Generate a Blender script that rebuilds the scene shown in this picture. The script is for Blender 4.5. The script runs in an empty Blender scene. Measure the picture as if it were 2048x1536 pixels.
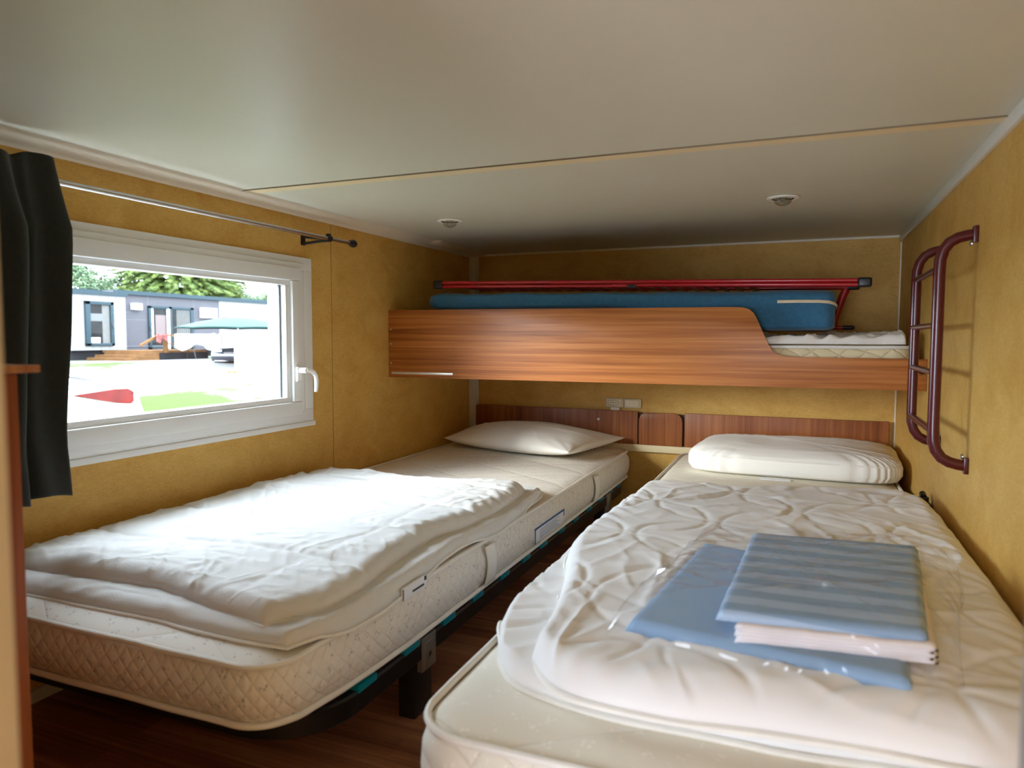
import bpy, bmesh, math, random
from mathutils import Vector, Matrix, noise
random.seed(7)
scene = bpy.context.scene
col = scene.collection
PI = math.pi

# ------------------------------------------------------------------ camera
cam_d = bpy.data.cameras.new('camera')
cam = bpy.data.objects.new('camera', cam_d); col.objects.link(cam)
Rv = Vector((0.9247283, 0.38061987, 0.00246533)); Uv = Vector((-0.02664346, 0.05826731, 0.99794541)); Fv = Vector((-0.37969421, 0.92289405, -0.06402246))
M = Matrix.Identity(4)
for i in range(3):
    M[i][0] = Rv[i]; M[i][1] = Uv[i]; M[i][2] = -Fv[i]
M[0][3], M[1][3], M[2][3] = 1.8854, -3.9252, 0.9735
cam.matrix_world = M
cam_d.sensor_width = 36.0
cam_d.lens = 36.0 * 1425.78 / 2048.0
cam_d.clip_start = 0.02; cam_d.clip_end = 200
cam_d.dof.use_dof = True
cam_d.dof.focus_distance = 2.9
cam_d.dof.aperture_fstop = 3.4
scene.camera = cam

# ------------------------------------------------------------------ light
scene.view_settings.view_transform = 'Standard'
scene.view_settings.look = 'None'
scene.view_settings.gamma = 1.0
scene.view_settings.use_curve_mapping = False
scene.view_settings.exposure = 1.18
w = bpy.data.worlds.new('sky'); scene.world = w; w.use_nodes = True
bg = w.node_tree.nodes['Background']
bg.inputs[0].default_value = (0.82, 0.94, 1.13, 1); bg.inputs[1].default_value = 9.0
def add_light(name, kind, loc, rot, energy, color=(1, 1, 1), **kw):
    d = bpy.data.lights.new(name, kind); d.energy = energy; d.color = color
    for k, v in kw.items(): setattr(d, k, v)
    o = bpy.data.objects.new(name, d); o.location = loc; o.rotation_euler = rot; col.objects.link(o); return o
sun_dir = Vector((0.60, 0.74, -0.30))
sun = add_light('sun', 'SUN', (-20, -25, 12), sun_dir.to_track_quat('-Z', 'Y').to_euler(), 5.5, (1.0, 0.98, 0.95), angle=math.radians(30))
# sky light enters by the window and added front opening: portals guide its sampling
def portal(loc, rot, sx, sy):
    o = add_light('sky_portal', 'AREA', loc, rot, 1.0, shape='RECTANGLE', size=sx, size_y=sy)
    o.data.cycles.is_portal = True
    return o
portal((-0.10, -2.20, 0.95), (0, -PI / 2, 0), 0.56, 1.0)
portal((1.35, -5.62, 0.65), (PI / 2, 0, 0), 0.8, 1.3)
scene.cycles.max_bounces = 10
scene.cycles.diffuse_bounces = 7
scene.cycles.transparent_max_bounces = 12
scene.cycles.caustics_reflective = False
scene.cycles.caustics_refractive = False
scene.cycles.use_denoising = True
scene.cycles.sample_clamp_indirect = 6.0

# ------------------------------------------------------------------ materials
MATS = {}
def new_mat(name):
    m = bpy.data.materials.new(name); m.use_nodes = True
    nt = m.node_tree
    return m, nt, nt.nodes['Principled BSDF']
def N(nt, t, **kw):
    n = nt.nodes.new(t)
    for k, v in kw.items():
        if k.startswith('i_'):
            key = k[2:]; key = int(key) if key.isdigit() else key.replace('_', ' ')
            n.inputs[key].default_value = v
        else: setattr(n, k, v)
    return n
def L(nt, a, b): nt.links.new(a, b)
def coords(nt, scale=(1, 1, 1), rot=(0, 0, 0)):
    tc = N(nt, 'ShaderNodeTexCoord'); mp = N(nt, 'ShaderNodeMapping')
    mp.inputs['Scale'].default_value = scale; mp.inputs['Rotation'].default_value = rot
    L(nt, tc.outputs['Object'], mp.inputs['Vector']); return mp.outputs[0]
def ramp(nt, fac, stops):
    r = N(nt, 'ShaderNodeValToRGB'); e = r.color_ramp.elements
    while len(e) < len(stops): e.new(0.5)
    for i, (p, c) in enumerate(stops):
        e[i].position = p; e[i].color = (*c, 1) if len(c) == 3 else c
    L(nt, fac, r.inputs[0]); return r.outputs[0]
def math_n(nt, op, a, b=None, c=None):
    n = N(nt, 'ShaderNodeMath', operation=op)
    for i, x in enumerate((a, b, c)):
        if x is None: continue
        if isinstance(x, (int, float)): n.inputs[i].default_value = x
        else: L(nt, x, n.inputs[i])
    return n.outputs[0]
def bump(nt, bsdf, h, strength=0.3, dist=0.01):
    b = N(nt, 'ShaderNodeBump'); b.inputs['Strength'].default_value = strength; b.inputs['Distance'].default_value = dist
    L(nt, h, b.inputs['Height']); L(nt, b.outputs[0], bsdf.inputs['Normal'])
def plain(name, c, rough=0.5, metal=0.0, var=0.06, vscale=20, bmp=0.0, bscale=200, spec=None, coat=0, sheen=0, sub=0):
    m, nt, b = new_mat(name)
    v = coords(nt); nz = N(nt, 'ShaderNodeTexNoise'); nz.inputs['Scale'].default_value = vscale; nz.inputs['Detail'].default_value = 4
    L(nt, v, nz.inputs['Vector'])
    lo = tuple(max(0, x * (1 - var)) for x in c); hi = tuple(min(1, x * (1 + var)) for x in c)
    L(nt, ramp(nt, nz.outputs[0], [(0.3, lo), (0.7, hi)]), b.inputs['Base Color'])
    b.inputs['Roughness'].default_value = rough; b.inputs['Metallic'].default_value = metal
    if spec is not None: b.inputs['Specular IOR Level'].default_value = spec
    if coat: b.inputs['Coat Weight'].default_value = coat; b.inputs['Coat Roughness'].default_value = 0.1
    if sheen: b.inputs['Sheen Weight'].default_value = sheen
    if bmp:
        n2 = N(nt, 'ShaderNodeTexNoise'); n2.inputs['Scale'].default_value = bscale; L(nt, v, n2.inputs['Vector'])
        bump(nt, b, n2.outputs[0], bmp, 0.002)
    MATS[name] = m; return m

# mottled mustard laminate of the walls
def wall_material():
    m, nt, b = new_mat('wall_laminate')
    v = coords(nt, (6, 6, 9)); n1 = N(nt, 'ShaderNodeTexNoise'); n1.inputs['Scale'].default_value = 1.0; n1.inputs['Detail'].default_value = 6; n1.inputs['Roughness'].default_value = 0.62; n1.inputs['Distortion'].default_value = 0.6
    L(nt, v, n1.inputs['Vector'])
    v2 = coords(nt, (60, 60, 160)); n2 = N(nt, 'ShaderNodeTexNoise'); n2.inputs['Scale'].default_value = 1.0; n2.inputs['Detail'].default_value = 3; n2.inputs['Distortion'].default_value = 1.5
    L(nt, v2, n2.inputs['Vector'])
    f = math_n(nt, 'ADD', math_n(nt, 'MULTIPLY', n1.outputs[0], 0.55), math_n(nt, 'MULTIPLY', n2.outputs[0], 0.45))
    L(nt, ramp(nt, f, [(0.34, (0.56, 0.310, 0.068)), (0.5, (0.65, 0.395, 0.102)), (0.66, (0.74, 0.485, 0.150))]), b.inputs['Base Color'])
    b.inputs['Roughness'].default_value = 0.5; b.inputs['Specular IOR Level'].default_value = 0.18
    bump(nt, b, n2.outputs[0], 0.06, 0.002)
    return m
WALL = wall_material()
def wood(name, c0, c1, c2, axis, rough=0.42, spread=1.0, coat=0.06, planks=None):
    m, nt, b = new_mat(name)
    s = [42 * spread] * 3; s[axis] = 0.9
    s2 = [150 * spread] * 3; s2[axis] = 3.0
    n0 = N(nt, 'ShaderNodeTexNoise'); n0.inputs['Scale'].default_value = 1.0; n0.inputs['Detail'].default_value = 2
    L(nt, coords(nt, [x * 0.12 if i != axis else 0.8 for i, x in enumerate(s)]), n0.inputs['Vector'])
    n1 = N(nt, 'ShaderNodeTexNoise'); n1.inputs['Scale'].default_value = 1.0; n1.inputs['Detail'].default_value = 5; n1.inputs['Distortion'].default_value = 0.9
    L(nt, coords(nt, s), n1.inputs['Vector'])
    n2 = N(nt, 'ShaderNodeTexNoise'); n2.inputs['Scale'].default_value = 1.0; n2.inputs['Detail'].default_value = 3
    L(nt, coords(nt, s2), n2.inputs['Vector'])
    f = math_n(nt, 'ADD', math_n(nt, 'ADD', math_n(nt, 'MULTIPLY', n1.outputs[0], 0.5), math_n(nt, 'MULTIPLY', n2.outputs[0], 0.22)), math_n(nt, 'MULTIPLY', n0.outputs[0], 0.28))
    if planks:
        br = N(nt, 'ShaderNodeTexBrick'); L(nt, coords(nt), br.inputs['Vector'])
        br.inputs['Scale'].default_value = 1.0; br.inputs['Brick Width'].default_value = planks[0]; br.inputs['Row Height'].default_value = planks[1]
        br.inputs['Mortar Size'].default_value = 0.0006; br.inputs['Color1'].default_value = (0, 0, 0, 1); br.inputs['Color2'].default_value = (1, 1, 1, 1); br.inputs['Mortar'].default_value = (0.2, 0.2, 0.2, 1)
        br.offset = 0.37
        f = math_n(nt, 'ADD', f, math_n(nt, 'MULTIPLY', math_n(nt, 'SUBTRACT', br.outputs[0], 0.5), 0.10))
    L(nt, ramp(nt, f, [(0.36, c0), (0.5, c1), (0.62, c2)]), b.inputs['Base Color'])
    b.inputs['Roughness'].default_value = rough; b.inputs['Specular IOR Level'].default_value = 0.3; b.inputs['Coat Weight'].default_value = coat; b.inputs['Coat Roughness'].default_value = 0.25
    bump(nt, b, n2.outputs[0], 0.05, 0.001)
    return m
WOOD = wood('cherry_laminate', (0.24, 0.070, 0.013), (0.42, 0.138, 0.030), (0.58, 0.225, 0.060), 0)
WOOD_V = wood('walnut_laminate', (0.18, 0.052, 0.016), (0.29, 0.092, 0.028), (0.39, 0.145, 0.045), 2)
WOOD_POST = wood('partition_wood', (0.22, 0.05, 0.015), (0.32, 0.085, 0.028), (0.42, 0.13, 0.045), 2)
FLOOR = wood('floor_laminate', (0.16, 0.058, 0.026), (0.34, 0.140, 0.066), (0.54, 0.26, 0.13), 0, rough=0.33, spread=0.75, planks=(0.62, 0.075))
ceil_c = (0.67, 0.65, 0.53)
CEIL = plain('ceiling_panel', ceil_c, 0.42, var=0.015, vscale=3, bmp=0.05, bscale=900)
TRIMC = plain('cream_trim', (0.80, 0.72, 0.58), 0.45, var=0.02)
SEAM = plain('seam_tape', (0.83, 0.68, 0.42), 0.4, var=0.03)
WHITEP = plain('white_plastic', (0.82, 0.83, 0.82), 0.3, var=0.01)
CORNER = plain('grey_white_profile', (0.70, 0.66, 0.58), 0.4, var=0.02)
CREAMW = plain('cream_partition', (0.62, 0.58, 0.48), 0.6, var=0.02)
GREYD = plain('grey_door_face', (0.32, 0.32, 0.32), 0.5, var=0.02)
BLACKP = plain('black_plastic', (0.010, 0.010, 0.011), 0.38, var=0.1)
BLACKM = plain('black_steel', (0.014, 0.013, 0.013), 0.35, 0.3, var=0.1)
CHROME = plain('brushed_metal', (0.55, 0.54, 0.52), 0.22, 1.0, var=0.05)
ZINC = plain('zinc_plate', (0.42, 0.40, 0.36), 0.42, 0.85, var=0.1)
TEAL = plain('teal_plastic', (0.0, 0.20, 0.27), 0.3, var=0.05)
SLAT = plain('slat_birch', (0.55, 0.36, 0.18), 0.5, var=0.1)
REDL = plain('ladder_red', (0.085, 0.003, 0.006), 0.25, 0.0, var=0.05, coat=0.25)
REDF = plain('frame_red', (0.42, 0.006, 0.012), 0.28, 0.0, var=0.05, coat=0.3)
BLUEF = plain('blue_foam_cover', (0.030, 0.140, 0.255), 0.85, var=0.12, vscale=60, bmp=0.25, bscale=420, sheen=0.2)
CURT = plain('curtain_charcoal', (0.022, 0.028, 0.025), 0.85, var=0.12, vscale=90, bmp=0.2, bscale=500, sheen=0.12)
IVORY = plain('ivory_plastic', (0.74, 0.64, 0.44), 0.35, var=0.02)
DARKH = plain('socket_hole', (0.03, 0.025, 0.02), 0.6)
SOCKW = plain('socket_box_white', (0.78, 0.74, 0.66), 0.4, var=0.02)
def cloth(name, c, crease=0.25, cscale=(9, 9, 9), rough=0.9, weave=0.12):
    m, nt, b = new_mat(name)
    v = coords(nt, cscale)
    n1 = N(nt, 'ShaderNodeTexNoise'); n1.noise_type = 'RIDGED_MULTIFRACTAL'; n1.inputs['Scale'].default_value = 1.0; n1.inputs['Detail'].default_value = 3.0; n1.inputs['Distortion'].default_value = 1.2
    n1.normalize = True
    L(nt, v, n1.inputs['Vector'])
    n2 = N(nt, 'ShaderNodeTexNoise'); n2.inputs['Scale'].default_value = 420; L(nt, coords(nt), n2.inputs['Vector'])
    h = math_n(nt, 'ADD', math_n(nt, 'MULTIPLY', n1.outputs[0], 1.0), math_n(nt, 'MULTIPLY', n2.outputs[0], weave))
    lo = tuple(x * 0.97 for x in c)
    L(nt, ramp(nt, n1.outputs[0], [(0.2, lo), (0.8, c)]), b.inputs['Base Color'])
    b.inputs['Roughness'].default_value = rough; b.inputs['Specular IOR Level'].default_value = 0.2
    b.inputs['Sheen Weight'].default_value = 0.15
    bump(nt, b, h, crease, 0.012)
    return m
DUVET = cloth('white_cotton', (0.75, 0.74, 0.71), 0.75, (4, 11, 7))
DUVET2 = cloth('white_polycotton', (0.88, 0.87, 0.855), 0.20, (5, 9, 6))
PILLOW = cloth('pillow_cotton', (0.88, 0.855, 0.80), 0.35, (4, 8, 5))
PILLOW2 = cloth('pillow_white', (0.88, 0.87, 0.83), 0.30, (5, 12, 6))
SHEETC = cloth('crumpled_sheet', (0.86, 0.82, 0.76), 0.3, (9, 9, 9))
PIPING = plain('piping_tape', (0.84, 0.82, 0.76), 0.8, var=0.03)
# quilted ticking with tiny woven motifs
def ticking(name, c, cell=0.055, motif=(0.50, 0.49, 0.48), motif_amt=0.8, strength=0.5, top_cell=None, wave=False, motif_scale=34):
    m, nt, b = new_mat(name)
    tc = N(nt, 'ShaderNodeTexCoord'); sp = N(nt, 'ShaderNodeSeparateXYZ'); L(nt, tc.outputs['Object'], sp.inputs[0])
    X, Y, Z = sp.outputs
    k = PI / cell
    along = math_n(nt, 'ADD', X, Y)
    if wave:
        zz = math_n(nt, 'MULTIPLY', math_n(nt, 'SINE', math_n(nt, 'MULTIPLY', X, PI * 2 / (cell * 4))), 0.02)
        a1 = math_n(nt, 'ABSOLUTE', math_n(nt, 'SINE', math_n(nt, 'MULTIPLY', math_n(nt, 'ADD', math_n(nt, 'MULTIPLY', Z, 1.5), math_n(nt, 'ADD', along, zz)), k)))
        a2 = math_n(nt, 'ABSOLUTE', math_n(nt, 'SINE', math_n(nt, 'MULTIPLY', math_n(nt, 'SUBTRACT', math_n(nt, 'MULTIPLY', Z, 1.5), math_n(nt, 'SUBTRACT', along, zz)), k)))
    else:
        a1 = math_n(nt, 'ABSOLUTE', math_n(nt, 'SINE', math_n(nt, 'MULTIPLY', math_n(nt, 'ADD', Z, along), k)))
        a2 = math_n(nt, 'ABSOLUTE', math_n(nt, 'SINE', math_n(nt, 'MULTIPLY', math_n(nt, 'SUBTRACT', Z, along), k)))
    side = math_n(nt, 'POWER', math_n(nt, 'MINIMUM', a1, a2), 0.35)
    tcell = top_cell or cell * 4
    kt = PI / tcell
    b1 = math_n(nt, 'ABSOLUTE', math_n(nt, 'SINE', math_n(nt, 'MULTIPLY', math_n(nt, 'ADD', math_n(nt, 'MULTIPLY', X, 0.6), Y), kt)))
    b2 = math_n(nt, 'ABSOLUTE', math_n(nt, 'SINE', math_n(nt, 'MULTIPLY', math_n(nt, 'SUBTRACT', math_n(nt, 'MULTIPLY', X, 0.6), Y), kt)))
    top = math_n(nt, 'POWER', math_n(nt, 'MINIMUM', b1, b2), 0.25)
    ge = N(nt, 'ShaderNodeNewGeometry'); sn = N(nt, 'ShaderNodeSeparateXYZ'); L(nt, ge.outputs['True Normal'], sn.inputs[0])
    istop = math_n(nt, 'GREATER_THAN', sn.outputs[2], 0.72)
    mx = N(nt, 'ShaderNodeMix'); L(nt, istop, mx.inputs[0]); L(nt, side, mx.inputs[2]); L(nt, top, mx.inputs[3])
    bump(nt, b, mx.outputs[0], strength, 0.006)
    vo = N(nt, 'ShaderNodeTexVoronoi'); vo.inputs['Scale'].default_value = motif_scale; vo.inputs['Randomness'].default_value = 0.35
    L(nt, coords(nt, (1, 1, 1), (0.3, 0.3, 0.5)), vo.inputs['Vector'])
    vf = N(nt, 'ShaderNodeTexVoronoi'); vf.inputs['Scale'].default_value = motif_scale * 4.2; L(nt, coords(nt), vf.inputs['Vector'])
    mk = math_n(nt, 'MULTIPLY', math_n(nt, 'LESS_THAN', vo.outputs['Distance'], 0.33), math_n(nt, 'LESS_THAN', vf.outputs['Distance'], 0.36))
    mc = N(nt, 'ShaderNodeMix', data_type='RGBA'); L(nt, math_n(nt, 'MULTIPLY', mk, motif_amt), mc.inputs[0])
    mc.inputs[6].default_value = (*c, 1); mc.inputs[7].default_value = (*motif, 1)
    L(nt, mc.outputs[2], b.inputs['Base Color'])
    b.inputs['Roughness'].default_value = 0.85; b.inputs['Specular IOR Level'].default_value = 0.2
    return m
TICK = ticking('mattress_ticking', (0.83, 0.79, 0.72), 0.038, motif=(0.42, 0.41, 0.42), motif_amt=0.75, strength=0.55, top_cell=0.30)
TICK2 = ticking('cream_ticking', (0.83, 0.79, 0.68), 0.085, motif=(0.93, 0.90, 0.80), motif_amt=0.8, strength=0.7, top_cell=0.42, motif_scale=26)
TICK3 = ticking('bunk_ticking', (0.80, 0.68, 0.43), 0.095, motif=(0.7, 0.6, 0.4), motif_amt=0.1, strength=0.9, wave=True)
def glass_mat(name, tint=(1, 1, 1), rough=0.0, amount=1.0):
    m = bpy.data.materials.new(name); m.use_nodes = True; nt = m.node_tree
    nt.nodes.remove(nt.nodes['Principled BSDF']); out = nt.nodes['Material Output']
    t = N(nt, 'ShaderNodeBsdfTransparent'); t.inputs[0].default_value = (*tint, 1)
    g = N(nt, 'ShaderNodeBsdfGlossy'); g.inputs['Roughness'].default_value = rough
    fr = N(nt, 'ShaderNodeFresnel'); fr.inputs[0].default_value = 1.45
    mx = N(nt, 'ShaderNodeMixShader'); ge = N(nt, 'ShaderNodeNewGeometry'); front = math_n(nt, 'SUBTRACT', 1.0, ge.outputs['Backfacing'])
    L(nt, math_n(nt, 'MULTIPLY', math_n(nt, 'MULTIPLY', fr.outputs[0], amount), front), mx.inputs[0]); L(nt, t.outputs[0], mx.inputs[1]); L(nt, g.outputs[0], mx.inputs[2])
    L(nt, mx.outputs[0], out.inputs[0]); return m
GLASS = glass_mat('window_glass', (0.97, 0.99, 0.98))
BULBG = glass_mat('bulb_glass', (0.80, 0.80, 0.74), 0.03, 2.0)
def film_mat():
    m = glass_mat('plastic_film', (0.985, 0.99, 1.0), 0.05, 0.9); nt = m.node_tree
    g = [n for n in nt.nodes if n.type == 'BSDF_GLOSSY'][0]; fr = [n for n in nt.nodes if n.type == 'FRESNEL'][0]
    nz = N(nt, 'ShaderNodeTexNoise'); nz.noise_type = 'RIDGED_MULTIFRACTAL'; nz.inputs['Scale'].default_value = 7; nz.inputs['Detail'].default_value = 2; nz.inputs['Distortion'].default_value = 1.0
    L(nt, coords(nt, (1.0, 1.6, 1)), nz.inputs['Vector'])
    bp = N(nt, 'ShaderNodeBump'); bp.inputs['Strength'].default_value = 1.0; bp.inputs['Distance'].default_value = 0.06; L(nt, nz.outputs[0], bp.inputs['Height'])
    L(nt, bp.outputs[0], g.inputs['Normal'])
    return m
FILM = film_mat()
def striped_blue():
    m, nt, b = new_mat('blue_striped_linen')
    tc = N(nt, 'ShaderNodeTexCoord'); sp = N(nt, 'ShaderNodeSeparateXYZ'); L(nt, tc.outputs['Object'], sp.inputs[0])
    s = math_n(nt, 'SINE', math_n(nt, 'MULTIPLY', math_n(nt, 'ADD', sp.outputs[1], math_n(nt, 'MULTIPLY', sp.outputs[0], -0.04)), 2 * PI / 0.072))
    f = math_n(nt, 'MULTIPLY_ADD', math_n(nt, 'GREATER_THAN', s, 0.0), 0.6, 0.2)
    L(nt, ramp(nt, f, [(0.2, (0.27, 0.40, 0.57)), (0.8, (0.41, 0.54, 0.70))]), b.inputs['Base Color'])
    b.inputs['Roughness'].default_value = 0.75
    n2 = N(nt, 'ShaderNodeTexNoise'); n2.inputs['Scale'].default_value = 12; L(nt, coords(nt), n2.inputs['Vector']); bump(nt, b, n2.outputs[0], 0.10, 0.02)
    return m
STRIPE = striped_blue()
BLUEL = cloth('blue_linen', (0.28, 0.42, 0.60), 0.12, (7, 7, 7))
PINKW = plain('linen_underside', (0.80, 0.73, 0.71), 0.8, var=0.05)
BLUET = plain('label_blue', (0.03, 0.12, 0.36), 0.6)
LABELW = plain('label_white', (0.82, 0.83, 0.86), 0.6, var=0.02)
# outdoors
CLAD = plain('white_cladding', (0.16, 0.16, 0.158), 0.5, var=0.02, spec=0.06)
GREYP = plain('grey_panel', (0.053, 0.050, 0.054), 0.5, var=0.03, vscale=1, spec=0.06)
FASC = plain('blue_grey_fascia', (0.020, 0.031, 0.036), 0.5, var=0.03, spec=0.06)
SKIRT = plain('dark_skirt', (0.012, 0.012, 0.013), 0.7, var=0.3, vscale=2, spec=0.06)
DECKW = plain('deck_timber', (0.10, 0.050, 0.020), 0.7, var=0.2, vscale=6, spec=0.06)
UMB = plain('umbrella_green', (0.017, 0.036, 0.032), 0.7, var=0.05, spec=0.06)
CARW = plain('car_white', (0.80, 0.81, 0.82), 0.2, var=0.01, coat=0.6)
CARB = plain('car_black', (0.022, 0.024, 0.030), 0.15, var=0.05, coat=0.8)
CARG = plain('car_glass', (0.05, 0.07, 0.07), 0.05, var=0.05, spec=0.8)
TAIL = plain('tail_lamp_red', (0.085, 0.006, 0.004), 0.3, var=0.25, vscale=5, coat=0.1, spec=0.06)
DGLASS = plain('dark_window_glass', (0.012, 0.012, 0.011), 0.08, var=0.5, vscale=1.2, spec=0.06)
DRAPE = plain('white_drape', (0.085, 0.083, 0.076), 0.8, var=0.06, vscale=8, spec=0.06)
BOXW = plain('white_box_paint', (0.75, 0.75, 0.76), 0.5, var=0.01, spec=0.06)
PINKT = plain('pink_towel', (0.15, 0.05, 0.045), 0.9, var=0.6, vscale=14, spec=0.06)
TYRE = plain('tyre_rubber', (0.02, 0.02, 0.02), 0.8)
def foliage_mat(name, a, b_, c):
    m, nt, b = new_mat(name)
    n1 = N(nt, 'ShaderNodeTexNoise'); n1.inputs['Scale'].default_value = 2.2; n1.inputs['Detail'].default_value = 5; L(nt, coords(nt), n1.inputs['Vector'])
    L(nt, ramp(nt, n1.outputs[0], [(0.3, a), (0.5, b_), (0.7, c)]), b.inputs['Base Color']); b.inputs['Roughness'].default_value = 0.7
    return m
SPRUCE = foliage_mat('spruce_needles', (0.030, 0.052, 0.008), (0.075, 0.115, 0.018), (0.15, 0.185, 0.035))
BUSH = foliage_mat('bush_leaves', (0.025, 0.05, 0.02), (0.06, 0.10, 0.04), (0.10, 0.13, 0.06))
BARK = plain('bark', (0.12, 0.08, 0.05), 0.9, var=0.3)
def ground_mat():
    m, nt, b = new_mat('gravel_and_grass')
    n1 = N(nt, 'ShaderNodeTexNoise'); n1.inputs['Scale'].default_value = 1.0; n1.inputs['Detail'].default_value = 7; n1.inputs['Roughness'].default_value = 0.68
    L(nt, coords(nt, (0.55, 0.22, 1)), n1.inputs['Vector'])
    tc = N(nt, 'ShaderNodeTexCoord'); sp = N(nt, 'ShaderNodeSeparateXYZ'); L(nt, tc.outputs['Object'], sp.inputs[0])
    # a verge of grass lies along the near side of the gravel road, another along the homes
    near = N(nt, 'ShaderNodeMapRange'); near.inputs[1].default_value = -9.2; near.inputs[2].default_value = -7.2; L(nt, sp.outputs[0], near.inputs[0])
    far = N(nt, 'ShaderNodeMapRange'); far.inputs[1].default_value = -10.0; far.inputs[2].default_value = -12.5; L(nt, sp.outputs[0], far.inputs[0])
    bias = math_n(nt, 'ADD', math_n(nt, 'MULTIPLY', near.outputs[0], 0.24), math_n(nt, 'MULTIPLY', far.outputs[0], 0.10))
    f = math_n(nt, 'ADD', n1.outputs[0], bias)
    L(nt, ramp(nt, f, [(0.0, (0.17, 0.168, 0.170)), (0.56, (0.20, 0.197, 0.19)), (0.66, (0.046, 0.056, 0.024)), (0.85, (0.040, 0.051, 0.018))]), b.inputs['Base Color'])
    b.inputs['Roughness'].default_value = 0.95; b.inputs['Specular IOR Level'].default_value = 0.0
    return m
GROUND = ground_mat()

# ------------------------------------------------------------------ mesh helpers
class MB:
    def __init__(s): s.bm = bmesh.new()
    def box(s, x0, x1, y0, y1, z0, z1, bev=0.0, seg=2):
        vs = [s.bm.verts.new((x, y, z)) for x in (x0, x1) for y in (y0, y1) for z in (z0, z1)]
        idx = [(0, 1, 3, 2), (4, 6, 7, 5), (0, 4, 5, 1), (2, 3, 7, 6), (0, 2, 6, 4), (1, 5, 7, 3)]
        fs = [s.bm.faces.new([vs[i] for i in f]) for f in idx]
        if bev > 0:
            es = list({e for f in fs for e in f.edges})
            bmesh.ops.bevel(s.bm, geom=es, offset=bev, segments=seg, affect='EDGES', profile=0.6)
        return s
    def tube(s, pts, r, n=12, cap=True, closed=False, sx=1.0, ell=None):
        pts = [Vector(p) for p in pts]; rings = []; m = len(pts)
        up = None
        for i, p in enumerate(pts):
            if closed: t = (pts[(i + 1) % m] - pts[i - 1]).normalized()
            else: t = (pts[min(i + 1, m - 1)] - pts[max(i - 1, 0)]).normalized()
            if up is None:
                a = Vector((0, 0, 1)) if abs(t.z) < 0.9 else Vector((0, 1, 0))
                up = (a - t * a.dot(t)).normalized()
            else:
                up = (up - t * up.dot(t)).normalized()
            sd = t.cross(up)
            rr = r[i] if isinstance(r, (list, tuple)) else r
            ra, rb = (rr, rr) if ell is None else (rr * ell[0], rr * ell[1])
            rings.append([s.bm.verts.new(p + up * (math.cos(2 * PI * k / n) * ra) + sd * (math.sin(2 * PI * k / n) * rb)) for k in range(n)])
        for i in range(m if closed else m - 1):
            A, B = rings[i], rings[(i + 1) % m]
            for k in range(n):
                s.bm.faces.new((A[k], A[(k + 1) % n], B[(k + 1) % n], B[k]))
        if cap and not closed:
            s.bm.faces.new(rings[0][::-1]); s.bm.faces.new(rings[-1])
        return s
    def rtube(s, pts, w, h, closed=False, flat_up=Vector((0, 0, 1))):
        """rectangular section swept along pts, w sideways, h along flat_up"""
        pts = [Vector(p) for p in pts]; m = len(pts); rings = []
        for i, p in enumerate(pts):
            if closed: t = (pts[(i + 1) % m] - pts[i - 1]).normalized()
            else: t = (pts[min(i + 1, m - 1)] - pts[max(i - 1, 0)]).normalized()
            u = (flat_up - t * flat_up.dot(t)).normalized(); sd = t.cross(u)
            c = min(w, h) * 0.18
            prof = [(-w / 2 + c, -h / 2), (w / 2 - c, -h / 2), (w / 2, -h / 2 + c), (w / 2, h / 2 - c), (w / 2 - c, h / 2), (-w / 2 + c, h / 2), (-w / 2, h / 2 - c), (-w / 2, -h / 2 + c)]
            rings.append([s.bm.verts.new(p + sd * a + u * b) for a, b in prof])
        for i in range(m if closed else m - 1):
            A, B = rings[i], rings[(i + 1) % m]
            for k in range(8): s.bm.faces.new((A[k], A[(k + 1) % 8], B[(k + 1) % 8], B[k]))
        if not closed: s.bm.faces.new(rings[0][::-1]); s.bm.faces.new(rings[-1])
        return s
    def lathe(s, prof, c, n=32, axis='z'):
        rings = []
        for r, h in prof:
            ring = []
            for k in range(n):
                a = 2 * PI * k / n
                if axis == 'z': p = (c[0] + r * math.cos(a), c[1] + r * math.sin(a), c[2] + h)
                elif axis == 'y': p = (c[0] + r * math.cos(a), c[1] + h, c[2] + r * math.sin(a))
                else: p = (c[0] + h, c[1] + r * math.cos(a), c[2] + r * math.sin(a))
                ring.append(s.bm.verts.new(p))
            rings.append(ring)
        for A, B in zip(rings, rings[1:]):
            for k in range(n): s.bm.faces.new((A[k], A[(k + 1) % n], B[(k + 1) % n], B[k]))
        s.bm.faces.new(rings[0][::-1]); s.bm.faces.new(rings[-1])
        return s
    def prism(s, poly, a0, a1, axis='y', bev=0.0):
        """poly in the plane across the axis: y -> (x,z); x -> (y,z); z -> (x,y)"""
        def P(q, a): return {'y': (q[0], a, q[1]), 'x': (a, q[0], q[1]), 'z': (q[0], q[1], a)}[axis]
        A = [s.bm.verts.new(P(q, a0)) for q in poly]; B = [s.bm.verts.new(P(q, a1)) for q in poly]; n = len(poly)
        fs = [s.bm.faces.new(A), s.bm.faces.new(B[::-1])]
        for k in range(n): s.bm.faces.new((A[k], B[k], B[(k + 1) % n], A[(k + 1) % n]))
        if bev:
            es = list({e for f in fs for e in f.edges})
            bmesh.ops.bevel(s.bm, geom=es, offset=bev, segments=2, affect='EDGES', profile=0.6)
        return s
    def grid(s, fn, nu, nv):
        V = [[s.bm.verts.new(fn(i / nu, j / nv)) for j in range(nv + 1)] for i in range(nu + 1)]
        for i in range(nu):
            for j in range(nv): s.bm.faces.new((V[i][j], V[i + 1][j], V[i + 1][j + 1], V[i][j + 1]))
        return V
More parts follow.
